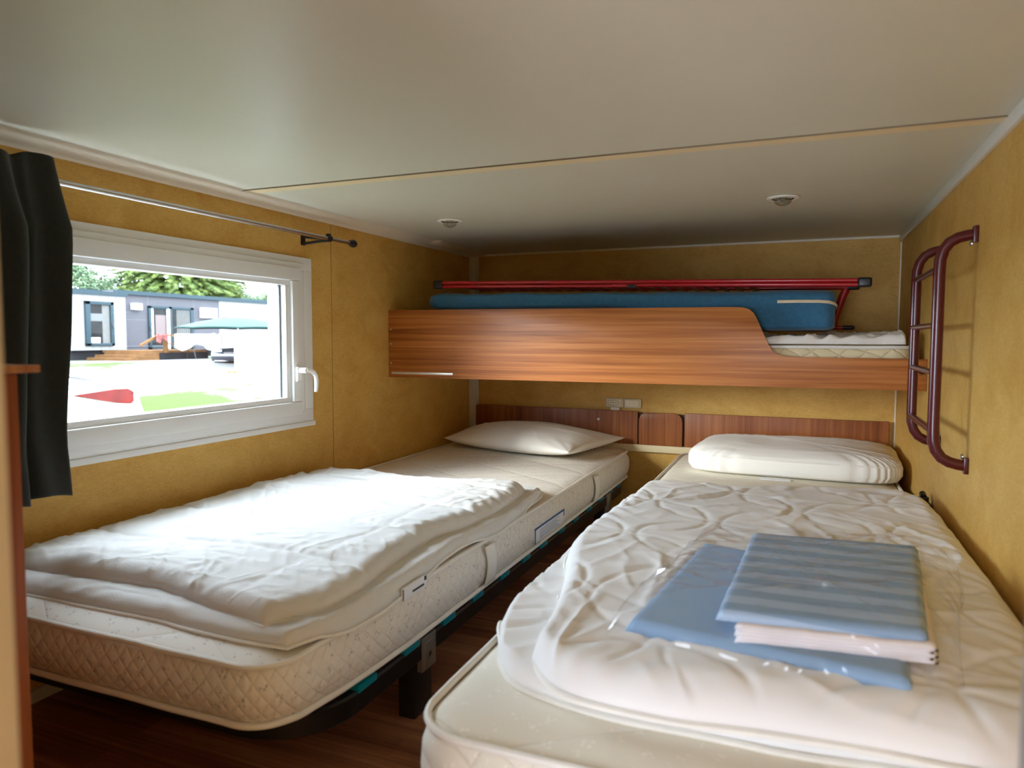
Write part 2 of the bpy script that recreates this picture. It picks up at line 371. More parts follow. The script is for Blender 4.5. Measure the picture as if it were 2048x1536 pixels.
    def build(s, name, mat, parent=None, smooth=True, angle=40):
        me = bpy.data.meshes.new(name)
        bmesh.ops.recalc_face_normals(s.bm, faces=s.bm.faces)
        off = Vector((0, 0, 0))
        q = parent
        while q is not None: off += q.location; q = q.parent
        if off.length: bmesh.ops.translate(s.bm, vec=-off, verts=s.bm.verts)
        s.bm.to_mesh(me); s.bm.free()
        me.materials.append(mat)
        if smooth:
            for p in me.polygons: p.use_smooth = True
            try: me.set_sharp_from_angle(angle=math.radians(angle))
            except Exception: pass
        o = bpy.data.objects.new(name, me); col.objects.link(o)
        if parent is not None: o.parent = parent
        return o
def thing(name, label, cat, loc, group=None):
    o = bpy.data.objects.new(name, None); o.empty_display_size = 0.05; col.objects.link(o); o.location = loc
    o['label'] = label; o['category'] = cat
    if group: o['group'] = group
    return o
def tag(o, label, cat, group=None, kind=None):
    o['label'] = label; o['category'] = cat
    if group: o['group'] = group
    if kind: o['kind'] = kind
    return o
def recenter(o):
    """give a one-mesh thing its origin at the middle of its base"""
    me = o.data; xs = [v.co.x for v in me.vertices]; ys = [v.co.y for v in me.vertices]; zs = [v.co.z for v in me.vertices]
    c = Vector(((min(xs) + max(xs)) / 2, (min(ys) + max(ys)) / 2, min(zs)))
    me.transform(Matrix.Translation(-c)); o.location = c; return o
def struct(o, label, cat):
    o['kind'] = 'structure'; o['label'] = label; o['category'] = cat; return o
def rrect(x0, x1, y0, y1, r, n=10):
    pts = []
    for cx, cy, a0 in ((x1 - r, y1 - r, 0), (x0 + r, y1 - r, 90), (x0 + r, y0 + r, 180), (x1 - r, y0 + r, 270)):
        for k in range(n + 1):
            a = math.radians(a0 + 90 * k / n); pts.append((cx + r * math.cos(a), cy + r * math.sin(a)))
    return pts
def nz(x, y, z=0.0): return noise.noise(Vector((x, y, z)))
def ridge(x, y, z=0.0): return 1 - abs(noise.noise(Vector((x, y, z)))) * 2.2
def crease(x, y, ang, fa, fb, seed, sharp=5.0):
    c, s = math.cos(ang), math.sin(ang); a = (x * c + y * s) * fa; b = (-x * s + y * c) * fb
    n = noise.noise(Vector((a + 0.5 * nz(b, a, seed), b, seed)))
    m = max(0.0, nz(a * 1.3 + 7, b * 0.4, seed + 3) + 0.22) * 1.6
    return max(0.0, 1 - abs(n) * sharp) ** 1.6 * min(1.0, m)
def catmull(pts, n):
    """resample an open polyline of 2-tuples to n+1 points along a smooth curve"""
    P = [Vector((a, b)) for a, b in pts]; P = [P[0] * 2 - P[1]] + P + [P[-1] * 2 - P[-2]]
    seg = len(P) - 3; out = []
    for i in range(n + 1):
        t = i / n * seg; k = min(int(t), seg - 1); t -= k
        p0, p1, p2, p3 = P[k:k + 4]
        out.append(0.5 * ((2 * p1) + (p2 - p0) * t + (2 * p0 - 5 * p1 + 4 * p2 - p3) * t * t + (3 * p1 - p0 - 3 * p2 + p3) * t ** 3))
    return out

# ------------------------------------------------------------------ room shell
W, H, Y0 = 2.3, 1.473, -5.6
struct(MB().box(-0.06, W + 0.06, Y0 - 0.06, 0.06, -0.06, 0).build('floor', FLOOR, smooth=False), 'dark reddish brown wood laminate floor between the beds', 'floor')
struct(MB().box(-0.06, W + 0.06, Y0 - 0.06, 0.06, H, H + 0.05).build('ceiling', CEIL, smooth=False), 'low cream panel ceiling', 'ceiling')
struct(MB().box(-0.06, W + 0.06, 0, 0.06, 0, H).build('wall_back', WALL, smooth=False), 'mottled mustard yellow wall behind the bunk', 'wall')
struct(MB().box(W, W + 0.06, Y0, 0, 0, H).build('wall_right', WALL, smooth=False), 'mottled mustard yellow wall carrying the red ladder', 'wall')
wy0, wy1, wz0, wz1 = -2.84, -1.60, 0.655, 1.255
wl = MB()
wl.box(-0.06, 0, Y0, wy0, 0, H); wl.box(-0.06, 0, wy1, 0, 0, H); wl.box(-0.06, 0, wy0, wy1, 0, wz0); wl.box(-0.06, 0, wy0, wy1, wz1, H)
struct(wl.build('wall_left', WALL, smooth=False), 'mottled mustard yellow wall with the window', 'wall')
wf = MB()
dx0, dx1, dz1 = 0.95, 1.75, 1.30  # unseen opening put in for fill daylight, sized by its brightness
wf.box(-0.06, dx0, Y0 - 0.06, Y0, 0, H); wf.box(dx1, W + 0.06, Y0 - 0.06, Y0, 0, H); wf.box(dx0, dx1, Y0 - 0.06, Y0, dz1, H)
struct(wf.build('wall_front', WALL, smooth=False), 'mustard wall with an added opening behind the viewer that lets in fill light', 'wall')
# seams and profiles
t = MB().box(0.0, W, -2.0, -1.945, H - 0.0015, H); struct(t.build('trim_1', SEAM, smooth=False), 'yellowed tape strip over the ceiling seam', 'trim')
t = MB().box(0.02, W, -2.004, -2.0, H - 0.0035, H); struct(t.build('trim_2', plain('seam_gap', (0.22, 0.17, 0.10), 0.7), smooth=False), 'thin dark joint beside the ceiling tape', 'trim')
# cove along the left wall
cv = [(0, H - 0.014), (0.006, H - 0.018), (0.012, H - 0.014), (0.016, H - 0.010), (0.07, H - 0.012), (0.10, H - 0.004), (0.115, H), (0, H)]
t = MB().prism(cv, Y0, -0.002, 'y'); struct(t.build('trim_3', TRIMC, angle=50), 'cream cove strip between left wall and ceiling', 'trim')
t = MB().box(W - 0.012, W, Y0, 0, H - 0.034, H, 0.003); struct(t.build('trim_4', WHITEP), 'white strip along the top of the right wall', 'trim')
t = MB().box(0.0, W, -0.008, 0, H - 0.010, H); struct(t.build('trim_5', TRIMC), 'thin cream strip along the top of the back wall', 'trim')
t = MB().box(0.0, 0.046, -0.030, 0, 0, H - 0.01, 0.003); t.box(0.046, 0.053, -0.016, 0, 0, H - 0.01); struct(t.build('trim_6', CORNER), 'pale corner profile in the left back corner', 'trim')
t = MB().box(W - 0.006, W, -0.012, 0, 0, H - 0.01); struct(t.build('trim_7', TRIMC), 'thin cream profile in the right back corner', 'trim')
t = MB().box(0, 0.0012, -1.380, -1.3775, 0, H - 0.02); struct(t.build('trim_8', plain('wall_joint', (0.33, 0.20, 0.07), 0.7), smooth=False), 'fine vertical joint in the left wall panels', 'trim')
struct(MB().box(0, 0.012, -3.6, 0, 0, 0.034, 0.003).build('baseboard_left', CORNER), 'grey white skirting under the window wall', 'baseboard')
struct(MB().box(0, W, -0.012, 0, 0, 0.020, 0.003).build('baseboard_back', CORNER), 'grey white skirting of the back wall', 'baseboard')
struct(MB().box(W - 0.012, W, Y0, 0, 0, 0.034, 0.003).build('baseboard_right', CORNER), 'grey white skirting of the right wall', 'baseboard')

# window
win = bpy.data.objects.new('window_1', None); col.objects.link(win); win.location = (0, -2.2, 0.66)
struct(win, 'white plastic tilt window with single sash', 'window')
def ring(mb, x0, x1, a0, a1, b0, b1, wd, bev=0.003):
    """rectangular ring in the y-z plane: outer a0..a1 (y), b0..b1 (z), width wd"""
    for (p0, p1, q0, q1) in ((a0, a1, b1 - wd, b1), (a0, a1, b0, b0 + wd), (a0, a0 + wd, b0 + wd, b1 - wd), (a1 - wd, a1, b0 + wd, b1 - wd)):
        mb.box(x0, x1, p0, p1, q0, q1, bev)
m = MB(); ring(m, 0.0, 0.013, -2.92, -1.526, 0.632, 1.294, 0.052); m.build('window_frame', WHITEP, win)
m = MB(); m.box(0, 0.020, -2.925, -1.522, 0.614, 0.634, 0.003); m.build('window_sill', WHITEP, win)
m = MB(); ring(m, -0.04, 0.024, -2.885, -1.592, 0.648, 1.268, 0.030, 0.004); ring(m, -0.035, 0.032, -2.860, -1.616, 0.668, 1.248, 0.052, 0.006)
ring(m, -0.03, 0.018, -2.82, -1.665, 0.712, 1.205, 0.028, 0.003)
sash = m.build('sash', WHITEP, win)
m = MB(); ring(m, -0.014, -0.006, -2.81, -1.690, 0.716, 1.200, 0.012, 0.0)
m.build('gasket', plain('gasket_grey', (0.10, 0.12, 0.13), 0.6), sash)
m = MB(); m.box(-0.012, -0.008, -2.83, -1.66, 0.70, 1.21); m.build('pane', GLASS, sash, smooth=False)
m = MB(); ring(m, -0.10, -0.03, -2.90, -1.62, 0.640, 1.262, 0.040, 0.003); m.build('outer_frame', WHITEP, win)
m = MB(); m.box(0.032, 0.043, -1.660, -1.627, 0.800, 0.860, 0.006, 3)
m.tube([(0.036, -1.643, 0.845), (0.075, -1.643, 0.845)], 0.011, 16)
hp = [(0.072, -1.643, 0.846), (0.076, -1.625, 0.845), (0.076, -1.605, 0.838), (0.076, -1.590, 0.822), (0.075, -1.585, 0.80), (0.074, -1.585, 0.775), (0.073, -1.588, 0.757)]
m.tube(hp, [0.0095, 0.010, 0.010, 0.010, 0.010, 0.0095, 0.008], 16, ell=(1.0, 0.85))
m.build('window_handle', plain('handle_white', (0.90, 0.90, 0.88), 0.22, var=0.01, coat=0.3), win)

# partition pieces near the viewer
p = thing('wooden_partition', 'low reddish wooden partition with a cap board at the left edge', 'partition', (0.45, -3.2, 0))
MB().box(0.0, 0.763, -3.26, -3.20, 0, 0.917, 0.003).build('panel', WOOD_POST, p)
MB().box(0.0, 0.772, -3.275, -3.17, 0.918, 0.930, 0.002).build('cap_board', wood('cap_wood', (0.30, 0.10, 0.03), (0.45, 0.17, 0.06), (0.6, 0.28, 0.11), 0), p)
struct(MB().box(0.0, 1.417, -3.76, -3.63, 0, H, 0.004).build('wall_entrance', CREAMW), 'out of focus cream wall end at the far left', 'wall')  # right end is in view; unseen run lengthened to shade the bed foot
struct(MB().box(2.034, 2.075, -3.62, -3.33, 0, 0.96, 0.003).build('door_1', GREYD), 'edge of a grey door panel at the lower right', 'door')

# ------------------------------------------------------------------ beds
def mattress(label, x0, x1, y0, y1, z0, z1, r, tick, bulge=0.012, tilt=0.0, lift=0.0):
    root = thing('mattress', label, 'mattress', ((x0 + x1) / 2, (y0 + y1) / 2, z0))
    loop = rrect(x0, x1, y0, y1, r, 12)
    # resample sides finely
    pts = []
    for i in range(len(loop)):
        a = Vector(loop[i]); b = Vector(loop[(i + 1) % len(loop)]); d = (b - a).length; k = max(1, int(d / 0.03))
        for j in range(k): pts.append(a + (b - a) * (j / k))
    n = len(pts); nrm = []
    for i in range(n):
        tv = (pts[(i + 1) % n] - pts[i - 1]).normalized(); nrm.append(Vector((tv.y, -tv.x)))
    h = z1 - z0
    def up(y, z): return lift * max(0.0, min(1.0, (y0 + 0.55 - y) / 0.5)) ** 2 * (1 - z / h)
    prof = [(-0.12, 0.004), (-0.03, 0.0), (-0.012, 0.0), (-0.004, 0.006), (0.004, 0.02), (bulge, h * 0.3), (bulge * 1.15, h * 0.5), (bulge, h * 0.72), (0.003, h - 0.018), (-0.004, h - 0.006), (-0.014, h), (-0.035, h + 0.004), (-0.12, h + 0.010)]
    mb = MB(); rings = []
    for off, z in prof:
        off = max(off, -r * 0.7); rg = []
        for i, q in enumerate(pts):
            wv = 0.0025 * nz(q.x * 9, q.y * 9, z * 10)
            pp = q + nrm[i] * (off + wv)
            zz = z0 + z + tilt * (x1 - q.x) / (x1 - x0) * (z / h) + up(q.y, z)
            rg.append(mb.bm.verts.new((pp.x, pp.y, zz)))
        rings.append(rg)
    for A, B in zip(rings, rings[1:]):
        for k in range(n): mb.bm.faces.new((A[k], A[(k + 1) % n], B[(k + 1) % n], B[k]))
    mb.bm.faces.new(rings[0][::-1]); mb.bm.faces.new(rings[-1])
    mb.build('mattress_body', tick, root, angle=80)
    for nm, zz in (('top_piping', h - 0.001), ('bottom_piping', 0.003)):
        pb = MB(); path = [(q.x + nrm[i].x * 0.002, q.y + nrm[i].y * 0.002, z0 + zz + 0.0015 * nz(q.x * 8, q.y * 8) + tilt * (x1 - q.x) / (x1 - x0) * (zz / h) + up(q.y, zz)) for i, q in enumerate(pts)]
        pb.tube(path, 0.0065, 8, closed=True); pb.build(nm, PIPING, root)
    return root
ml = mattress('white quilted mattress with small grey specks on the window side bed', 0.02, 1.0, -2.925, -0.056, 0.220, 0.362, 0.09, TICK, 0.014, 0.006, 0.026)
mr = mattress('cream quilted mattress of the bed along the ladder wall', 1.310, 2.264, -2.985, -0.075, 0.205, 0.364, 0.095, TICK2, 0.012)
mr.rotation_euler = (0, 0, 0.010)
# carrying straps and printed label on the left mattress
for yy in (-1.985, -0.80):
    mb = MB(); mb.grid(lambda u, v: (1.0165 + 0.010 * math.sin(PI * v) + 0.001 * math.sin(u * 40), yy + 0.07 * (u - 0.5), 0.233 + 0.118 * v), 6, 12)
    o = mb.build('handle_strap', PIPING, ml); sm = o.modifiers.new('solid', 'SOLIDIFY'); sm.thickness = 0.003
mb = MB(); mb.box(1.012, 1.0175, -1.60, -1.27, 0.245, 0.300, 0.001); lab = mb.build('fabric_label', LABELW, ml); lab['label'] = 'white label with blue border'
mb = MB(); mb.box(1.0175, 1.0185, -1.60, -1.27, 0.294, 0.301); mb.box(1.0175, 1.0185, -1.60, -1.592, 0.245, 0.300); mb.box(1.0175, 1.0185, -1.278, -1.27, 0.275, 0.300)
for k in range(7): mb.box(1.0175, 1.0183, -1.55, -1.33 - 0.02 * (k % 3), 0.254 + k * 0.0052, 0.2548 + k * 0.0052)
mb.build('border_print', BLUET, lab, smooth=False)

def bed_frame(label, x0, x1, y0, y1, caps, legys, foot_bend=True, group='steel slatted bed frames'):
    root = thing('slatted_bed', label, 'bed', ((x0 + x1) / 2, (y0 + y1) / 2, 0), group)
    loop = rrect(x0, x1, y0, y1, 0.16, 8)
    mb = MB(); mb.rtube([(a, b, 0.1795) for a, b in loop], 0.028, 0.052, closed=True); mb.build('side_rail', BLACKM, root)
    for yy in caps:
        mb = MB()
        V = mb.grid(lambda u, v: (x0 + 0.02 + (x1 - x0 - 0.04) * u, yy - 0.03 + 0.06 * v, 0.200 + 0.010 * math.sin(PI * u)), 14, 2)
        sl = mb.build('slat', SLAT, root); sm = sl.modifiers.new('solid', 'SOLIDIFY'); sm.thickness = 0.006; sm.offset = -1
        for xa, xb in ((x0 - 0.008, x0 + 0.05), (x1 - 0.05, x1 + 0.016)): MB().box(xa, xb, yy - 0.037, yy + 0.037, 0.1995, 0.2165, 0.003).build('slat_cap', TEAL, sl)
    for yy in legys:
        for xx, s in ((x1, -1), (x0, 1)):
            mb = MB(); xa, xb = sorted((xx + 0.002 * s, xx + 0.050 * s)); mb.box(xa, xb, yy - 0.045, yy + 0.045, 0, 0.172, 0.003)
            lg = mb.build('leg', BLACKP, root)
            mb = MB(); xa, xb = sorted((xx - 0.016 * s, xx + 0.0 * s)); mb.box(xa, xb, yy - 0.036, yy + 0.036, 0.122, 0.211, 0.002)
            mb.box(*sorted((xx - 0.014 * s, xx + 0.03 * s)), yy - 0.036, yy + 0.036, 0.2065, 0.211)
            mb.box(*sorted((xx - 0.0185 * s, xx - 0.015 * s)), yy - 0.022, yy + 0.022, 0.132, 0.195, 0.001)
            mb.lathe([(0.001, -0.004), (0.006, -0.004), (0.007, 0), (0.001, 0.0)], (xx - 0.0185 * s, yy, 0.160), 12, 'x')
            mb.build('bracket', ZINC, lg)
    return root
caps = [-0.296, -0.482, -0.66, -0.856, -1.067, -1.254, -1.466, -1.645, -1.837, -2.043, -2.229, -2.427, -2.623]
fl = bed_frame('black steel slatted frame with teal slat caps under the window side mattress', 0.045, 0.990, -2.82, -0.12, caps, (-2.345, -0.52))
fr_ = bed_frame('black steel frame hidden under the cream mattress by the ladder wall', 1.33, 2.26, -2.90, -0.12, [], (-2.31, -0.52))
fr_.children[0].location.z = -0.003
mb = MB(); mb.box(2.262, 2.294, -1.19, -1.13, 0.15, 0.415, 0.004); mb.tube([(2.272, -1.16, 0.40), (2.272, -1.16, 0.435)], 0.016, 14); mb.tube([(2.272, -1.16, 0.433), (2.272, -1.13, 0.440)], 0.011, 12)
mb.build('mattress_stop', BLACKP, fr_)

# ---- soft goods
def pad(curves, base, T, name, mat, parent, nu=110, nv=150, edge=0.07, wr=0.010, cr=0.006, seed=0, quilt=None, bottom=0.0, freq=(3.0, 5.0), edge_wave=0.010, sag=None, pw=0.5):
    """a stuffed cloth layer: four border curves (south, north, west, east) blended, with thickness, folds and stitching"""
    S = catmull(curves[0], nu); Nn = catmull(curves[1], nu); Wc = catmull(curves[2], nv); E = catmull(curves[3], nv)
    def coon(i, j):
        u = i / nu; v = j / nv
        a = S[i] * (1 - v) + Nn[i] * v; b = Wc[j] * (1 - u) + E[j] * u
        c = S[0] * (1 - u) * (1 - v) + S[nu] * u * (1 - v) + Nn[0] * (1 - u) * v + Nn[nu] * u * v
        return a + b - c
    Lu = sum((S[i + 1] - S[i]).length for i in range(nu)); Lv = sum((Wc[j + 1] - Wc[j]).length for j in range(nv))
    mb = MB(); top = []; bot = []
    for i in range(nu + 1):
        tr = []; br = []
        for j in range(nv + 1):
            p = coon(i, j); x, y = p
            du = min(i / nu, 1 - i / nu) * Lu; dv = min(j / nv, 1 - j / nv) * Lv
            fu = min(1, du / edge); fv = min(1, dv / edge)
            prof = ((1 - (1 - fu) ** 2) ** pw) * ((1 - (1 - fv) ** 2) ** pw)
            wx = nz(x * 2.3 + seed, y * 2.3, 1.7) * 0.35; wy = nz(x * 2.3, y * 2.3 + seed, 5.1) * 0.35
            big = nz(x * 2.2 + seed, y * 2.2 - seed, 0.3) + 0.45 * nz(x * 5.5 + seed, y * 5.5, 4.3)
            c1 = crease(x, y, 0.25 + 0.5 * nz(x, y, seed), freq[0] * 0.8, freq[1] * 1.5, seed, 4.0)
            c2 = crease(x, y, -0.5 + 0.5 * nz(y, x, seed), freq[0] * 0.9, freq[1] * 1.7, seed + 20, 4.5)
            c3 = crease(x, y, 1.2, freq[0] * 1.6, freq[1] * 2.6, seed + 40, 4.0)
            c4 = crease(x, y, 0.1, freq[0] * 2.2, freq[1] * 3.4, seed + 60, 3.2); c5 = crease(x, y, -0.9, freq[0] * 2.6, freq[1] * 3.8, seed + 80, 3.2)
            h = T * prof + prof * (wr * big + cr * (c1 * 1.1 + c2 * 0.9 + c3 * 0.5 + c4 * 0.45 + c5 * 0.35))
            # gathered ripples near the hem
            e = min(du, dv); al = (x + y) if du < dv else (x - y)
            if e < 0.16: h += cr * 0.40 * (1 - e / 0.16) * math.sin(al * 80 + 9 * nz(x * 4, y * 4, seed)) * prof * max(0, 0.5 + 1.5 * nz(x * 4, y * 4, seed + 2))
            if quilt: h -= quilt(x, y) * prof
            zb = base(x, y)
            if e == 0:
                off = edge_wave * nz(x * 6, y * 6, seed)
                c = Vector((x, y)); x, y = c.x + off, c.y + off
            zt = zb + bottom + h
            tr.append(mb.bm.verts.new((x, y, zt)))
            br.append(tr[-1] if (i in (0, nu) or j in (0, nv)) else mb.bm.verts.new((x, y, zb + bottom - 0.0005)))
        top.append(tr); bot.append(br)
    for i in range(nu):
        for j in range(nv):
            mb.bm.faces.new((top[i][j], top[i + 1][j], top[i + 1][j + 1], top[i][j + 1]))
            q = [bot[i][j], bot[i][j + 1], bot[i + 1][j + 1], bot[i + 1][j]]
            if len(set(q)) >= 3:
                try: mb.bm.faces.new(q)
                except ValueError: pass
    o = mb.build(name, mat, parent, angle=180)
    # piped hem
    pth = []
    for i in range(nu): pth.append(top[i][0])
    return o, S, Nn, Wc, E
def hem(curves, zf, name, mat, parent, r=0.0045, nu=110, nv=150, seed=0, edge_wave=0.010):
    S = catmull(curves[0], nu); Nn = catmull(curves[1], nu); Wc = catmull(curves[2], nv); E = catmull(curves[3], nv)
    path = S[:-1] + E[:-1] + Nn[::-1][:-1] + Wc[::-1][:-1]
    pts = []
    for p in path:
        off = edge_wave * nz(p.x * 6, p.y * 6, seed)
        pts.append((p.x + off, p.y + off, zf(p.x, p.y)))
    MB().tube(pts, r, 6, closed=True).build(name, mat, parent)

# left duvet, folded double
def lbase(x, y):
    z = 0.372
    if x > 1.0: z -= (x - 1.0) * 0.8
    return z
dl = thing('duvet', 'white duvet folded double over the foot of the window side bed', 'duvet', (0.5, -2.1, 0.372), 'duvets folded on the beds')
lowL = [[(0.03, -2.85), (0.30, -2.855), (0.60, -2.85), (0.86, -2.862), (0.975, -2.855)], [(0.04, -1.46), (0.3, -1.44), (0.6, -1.40), (0.85, -1.33), (0.955, -1.345)], [(0.03, -2.85), (0.02, -2.3), (0.02, -1.9), (0.04, -1.46)], [(0.975, -2.855), (1.018, -2.70), (1.012, -2.40), (0.990, -2.15), (1.012, -1.93), (1.00, -1.62), (0.955, -1.345)]]
upL = [[(0.03, -2.80), (0.28, -2.79), (0.52, -2.77), (0.74, -2.81), (0.905, -2.835)], [(0.05, -1.50), (0.25, -1.47), (0.5, -1.53), (0.75, -1.50), (0.93, -1.46)], [(0.03, -2.80), (0.02, -2.35), (0.02, -1.9), (0.05, -1.50)], [(0.905, -2.835), (0.972, -2.69), (0.955, -2.45), (0.925, -2.2), (0.96, -1.98), (0.965, -1.7), (0.93, -1.46)]]
def ql(x, y):
    # boxed stitching, lines across and along
    a = abs(((y + 0.02 * math.sin(x * 7) + 2.84) / 0.30) % 1 - 0.5) ; b = abs(((x + 0.015 * math.sin(y * 9)) / 0.46 + 0.28) % 1 - 0.5)
    g = math.exp(-((0.5 - a) * 0.30 / 0.011) ** 2) + 0.25 * math.exp(-((0.5 - b) * 0.46 / 0.012) ** 2)
    return 0.009 * min(1, g)
pad(lowL, lbase, 0.032, 'lower_fold', DUVET, dl, 90, 150, 0.05, 0.004, 0.004, 3.1)
hem(lowL, lambda x, y: lbase(x, y) + 0.004, 'lower_hem', PIPING, dl, 0.004, 90, 150, 3.1)
pad(upL, lambda x, y: lbase(min(x, 0.985), y), 0.046, 'upper_fold', DUVET, dl, 150, 230, 0.06, 0.009, 0.0065, 11.3, ql, bottom=0.026, freq=(2.6, 7.5))
hem(upL, lambda x, y: 0.400, 'upper_hem', PIPING, dl, 0.0045, 150, 230, 11.3)
mb = MB(); mb.box(1.016, 1.022, -2.50, -2.385, 0.352, 0.383, 0.001); tg = mb.build('care_label', LABELW, dl)
for q in ((-2.455, -2.40, 0.360, 0.365), (-2.398, -2.388, 0.371, 0.382), (-2.50, -2.497, 0.353, 0.380)): MB().box(1.022, 1.023, *q).build('label_print', BLACKP, tg, smooth=False)

# right duvet
def rbase(x, y):
    z = 0.374
    if x < 1.315: z -= min(0.10, (1.315 - x) * 2.2)
    return z
dr = thing('duvet', 'white duvet with scalloped stitching folded on the cream mattress by the ladder wall', 'duvet', (1.8, -2.1, 0.374), 'duvets folded on the beds')
lowR = [[(1.375, -2.755), (1.45, -2.83), (1.60, -2.865), (1.83, -2.86), (2.10, -2.84), (2.285, -2.84)], [(1.325, -1.33), (1.5, -1.27), (1.8, -1.20), (2.1, -1.14), (2.275, -1.20)], [(1.375, -2.755), (1.32, -2.60), (1.285, -2.40), (1.262, -2.15), (1.262, -1.90), (1.275, -1.62), (1.285, -1.45), (1.325, -1.33)], [(2.285, -2.84), (2.288, -2.4), (2.288, -2.0), (2.288, -1.6), (2.275, -1.20)]]
upR = [[(1.455, -2.79), (1.54, -2.875), (1.70, -2.895), (1.85, -2.875), (2.10, -2.86), (2.275, -2.85)], [(1.355, -1.37), (1.5, -1.33), (1.8, -1.30), (2.1, -1.22), (2.27, -1.27)], [(1.455, -2.79), (1.44, -2.66), (1.40, -2.45), (1.335, -2.2), (1.325, -1.95), (1.345, -1.7), (1.35, -1.5), (1.355, -1.37)], [(2.275, -2.85), (2.286, -2.4), (2.286, -2.0), (2.284, -1.6), (2.27, -1.27)]]
def qr(x, y):
    g = 0
    R0 = 0.24
    for (cx0, cy0) in ((0, 0), (0.21, 0.21)):
        fx = (x - cx0 + 0.02 * math.sin(y * 6)) / 0.42; fy = (y - cy0) / 0.42
        dx = (fx - round(fx)) * 0.42; dy = (fy - round(fy)) * 0.42
        d = abs(math.hypot(dx, dy) - R0 * 0.8)
        g = max(g, math.exp(-(d / 0.009) ** 2))
    return 0.004 * g
pad(lowR, rbase, 0.040, 'lower_fold', DUVET2, dr, 110, 170, 0.055, 0.006, 0.005, 21.7, qr)
hem(lowR, lambda x, y: rbase(x, y) + 0.004, 'lower_hem', PIPING, dr, 0.0055, 110, 170, 21.7)
pad(upR, lambda x, y: 0.374, 0.060, 'upper_fold', DUVET2, dr, 190, 260, 0.075, 0.010, 0.008, 31.9, qr, bottom=0.030, freq=(1.5, 3.8))
hem(upR, lambda x, y: 0.408, 'upper_hem', PIPING, dr, 0.006, 190, 260, 31.9)

# pillows
def pillow(name, label, corners, zb, T, mat, boxed=False, seed=0, pull=0.06, nu=110, nv=80, px=0.62):
    """corners: SW, SE, NE, NW in plan"""
    c = [Vector(q) for q in corners]; cen = (c[0] + c[1] + c[2] + c[3]) / 4
    root = thing(name, label, 'pillow', (cen.x, cen.y, zb), 'pillows at the head of the beds')
    mb = MB(); top = []; bot = []
    for i in range(nu + 1):
        tr = []; br = []
        for j in range(nv + 1):
            u = i / nu; v = j / nv
            U = 2 * u - 1; V = 2 * v - 1
            # borders are drawn in between the pointed corners
            pu = 1 - pull * (1 - abs(V) ** 2.2) * abs(U) ** 3; pv = 1 - pull * 1.3 * (1 - abs(U) ** 2.2) * abs(V) ** 3
            uu = (U * pu + 1) / 2; vv = (V * pv + 1) / 2
            p = (c[0] * (1 - uu) + c[1] * uu) * (1 - vv) + (c[3] * (1 - uu) + c[2] * uu) * vv
            f = ((1 - U ** 4) * (1 - V ** 4)) if boxed else ((1 - U ** 2) * (1 - V ** 2))
            f = max(0.0, f) ** px
            wv = f * (0.008 * nz(p.x * 6 + seed, p.y * 6) + 0.006 * crease(p.x, p.y, 0.3, 3, 8, seed) + 0.005 * crease(p.x, p.y, -0.9, 3, 8, seed + 9))
            # folds radiate from the corners
            ang = math.atan2(abs(V) - 1.1, abs(U) - 1.1)
            d = math.hypot(abs(U) - 1, abs(V) - 1)
            wv += 0.0035 * math.sin(ang * 16 + seed) * max(0, 1 - d / 0.75) * f ** 0.5
            zt = zb + 0.42 * T + 0.58 * T * f + wv if not boxed else zb + 0.5 * T + 0.5 * T * f + wv
            zl = zb + 0.42 * T - 0.42 * T * f ** 0.6 if not boxed else zb + 0.5 * T - 0.5 * T * f
            edge = (i in (0, nu) or j in (0, nv))
            ez = zb + (0.30 * T if not boxed else 0.5 * T)
            tv = mb.bm.verts.new((p.x, p.y, zt if not edge else ez + (0.42 * T - 0.30 * T if not boxed else 0)))
            tr.append(tv); br.append(tv if edge else mb.bm.verts.new((p.x, p.y, zl)))
        top.append(tr); bot.append(br)
    for i in range(nu):
        for j in range(nv):
            mb.bm.faces.new((top[i][j], top[i + 1][j], top[i + 1][j + 1], top[i][j + 1]))
            q = [bot[i][j], bot[i][j + 1], bot[i + 1][j + 1], bot[i + 1][j]]
            try: mb.bm.faces.new(q)
            except ValueError: pass
    mb.build('pillow_cover', mat, root, angle=180)
    return root, c
pl, cc = pillow('pillow', 'soft cream pillow with pointed corners on the window side bed', [(0.075, -0.50), (0.86, -0.72), (0.985, -0.10), (0.07, -0.055)], 0.370, 0.150, PILLOW, seed=2.0, pull=0.07)
mb = MB(); 
for k in range(9): mb.box(0.886 + k * 0.0065, 0.890 + k * 0.0065 + 0.001 * (k % 3), -0.50 + k * 0.030, -0.487 + k * 0.030 + 0.004 * (k % 2), 0.4105, 0.4125)
mb.build('hem_print', BLACKP, pl, smooth=False)

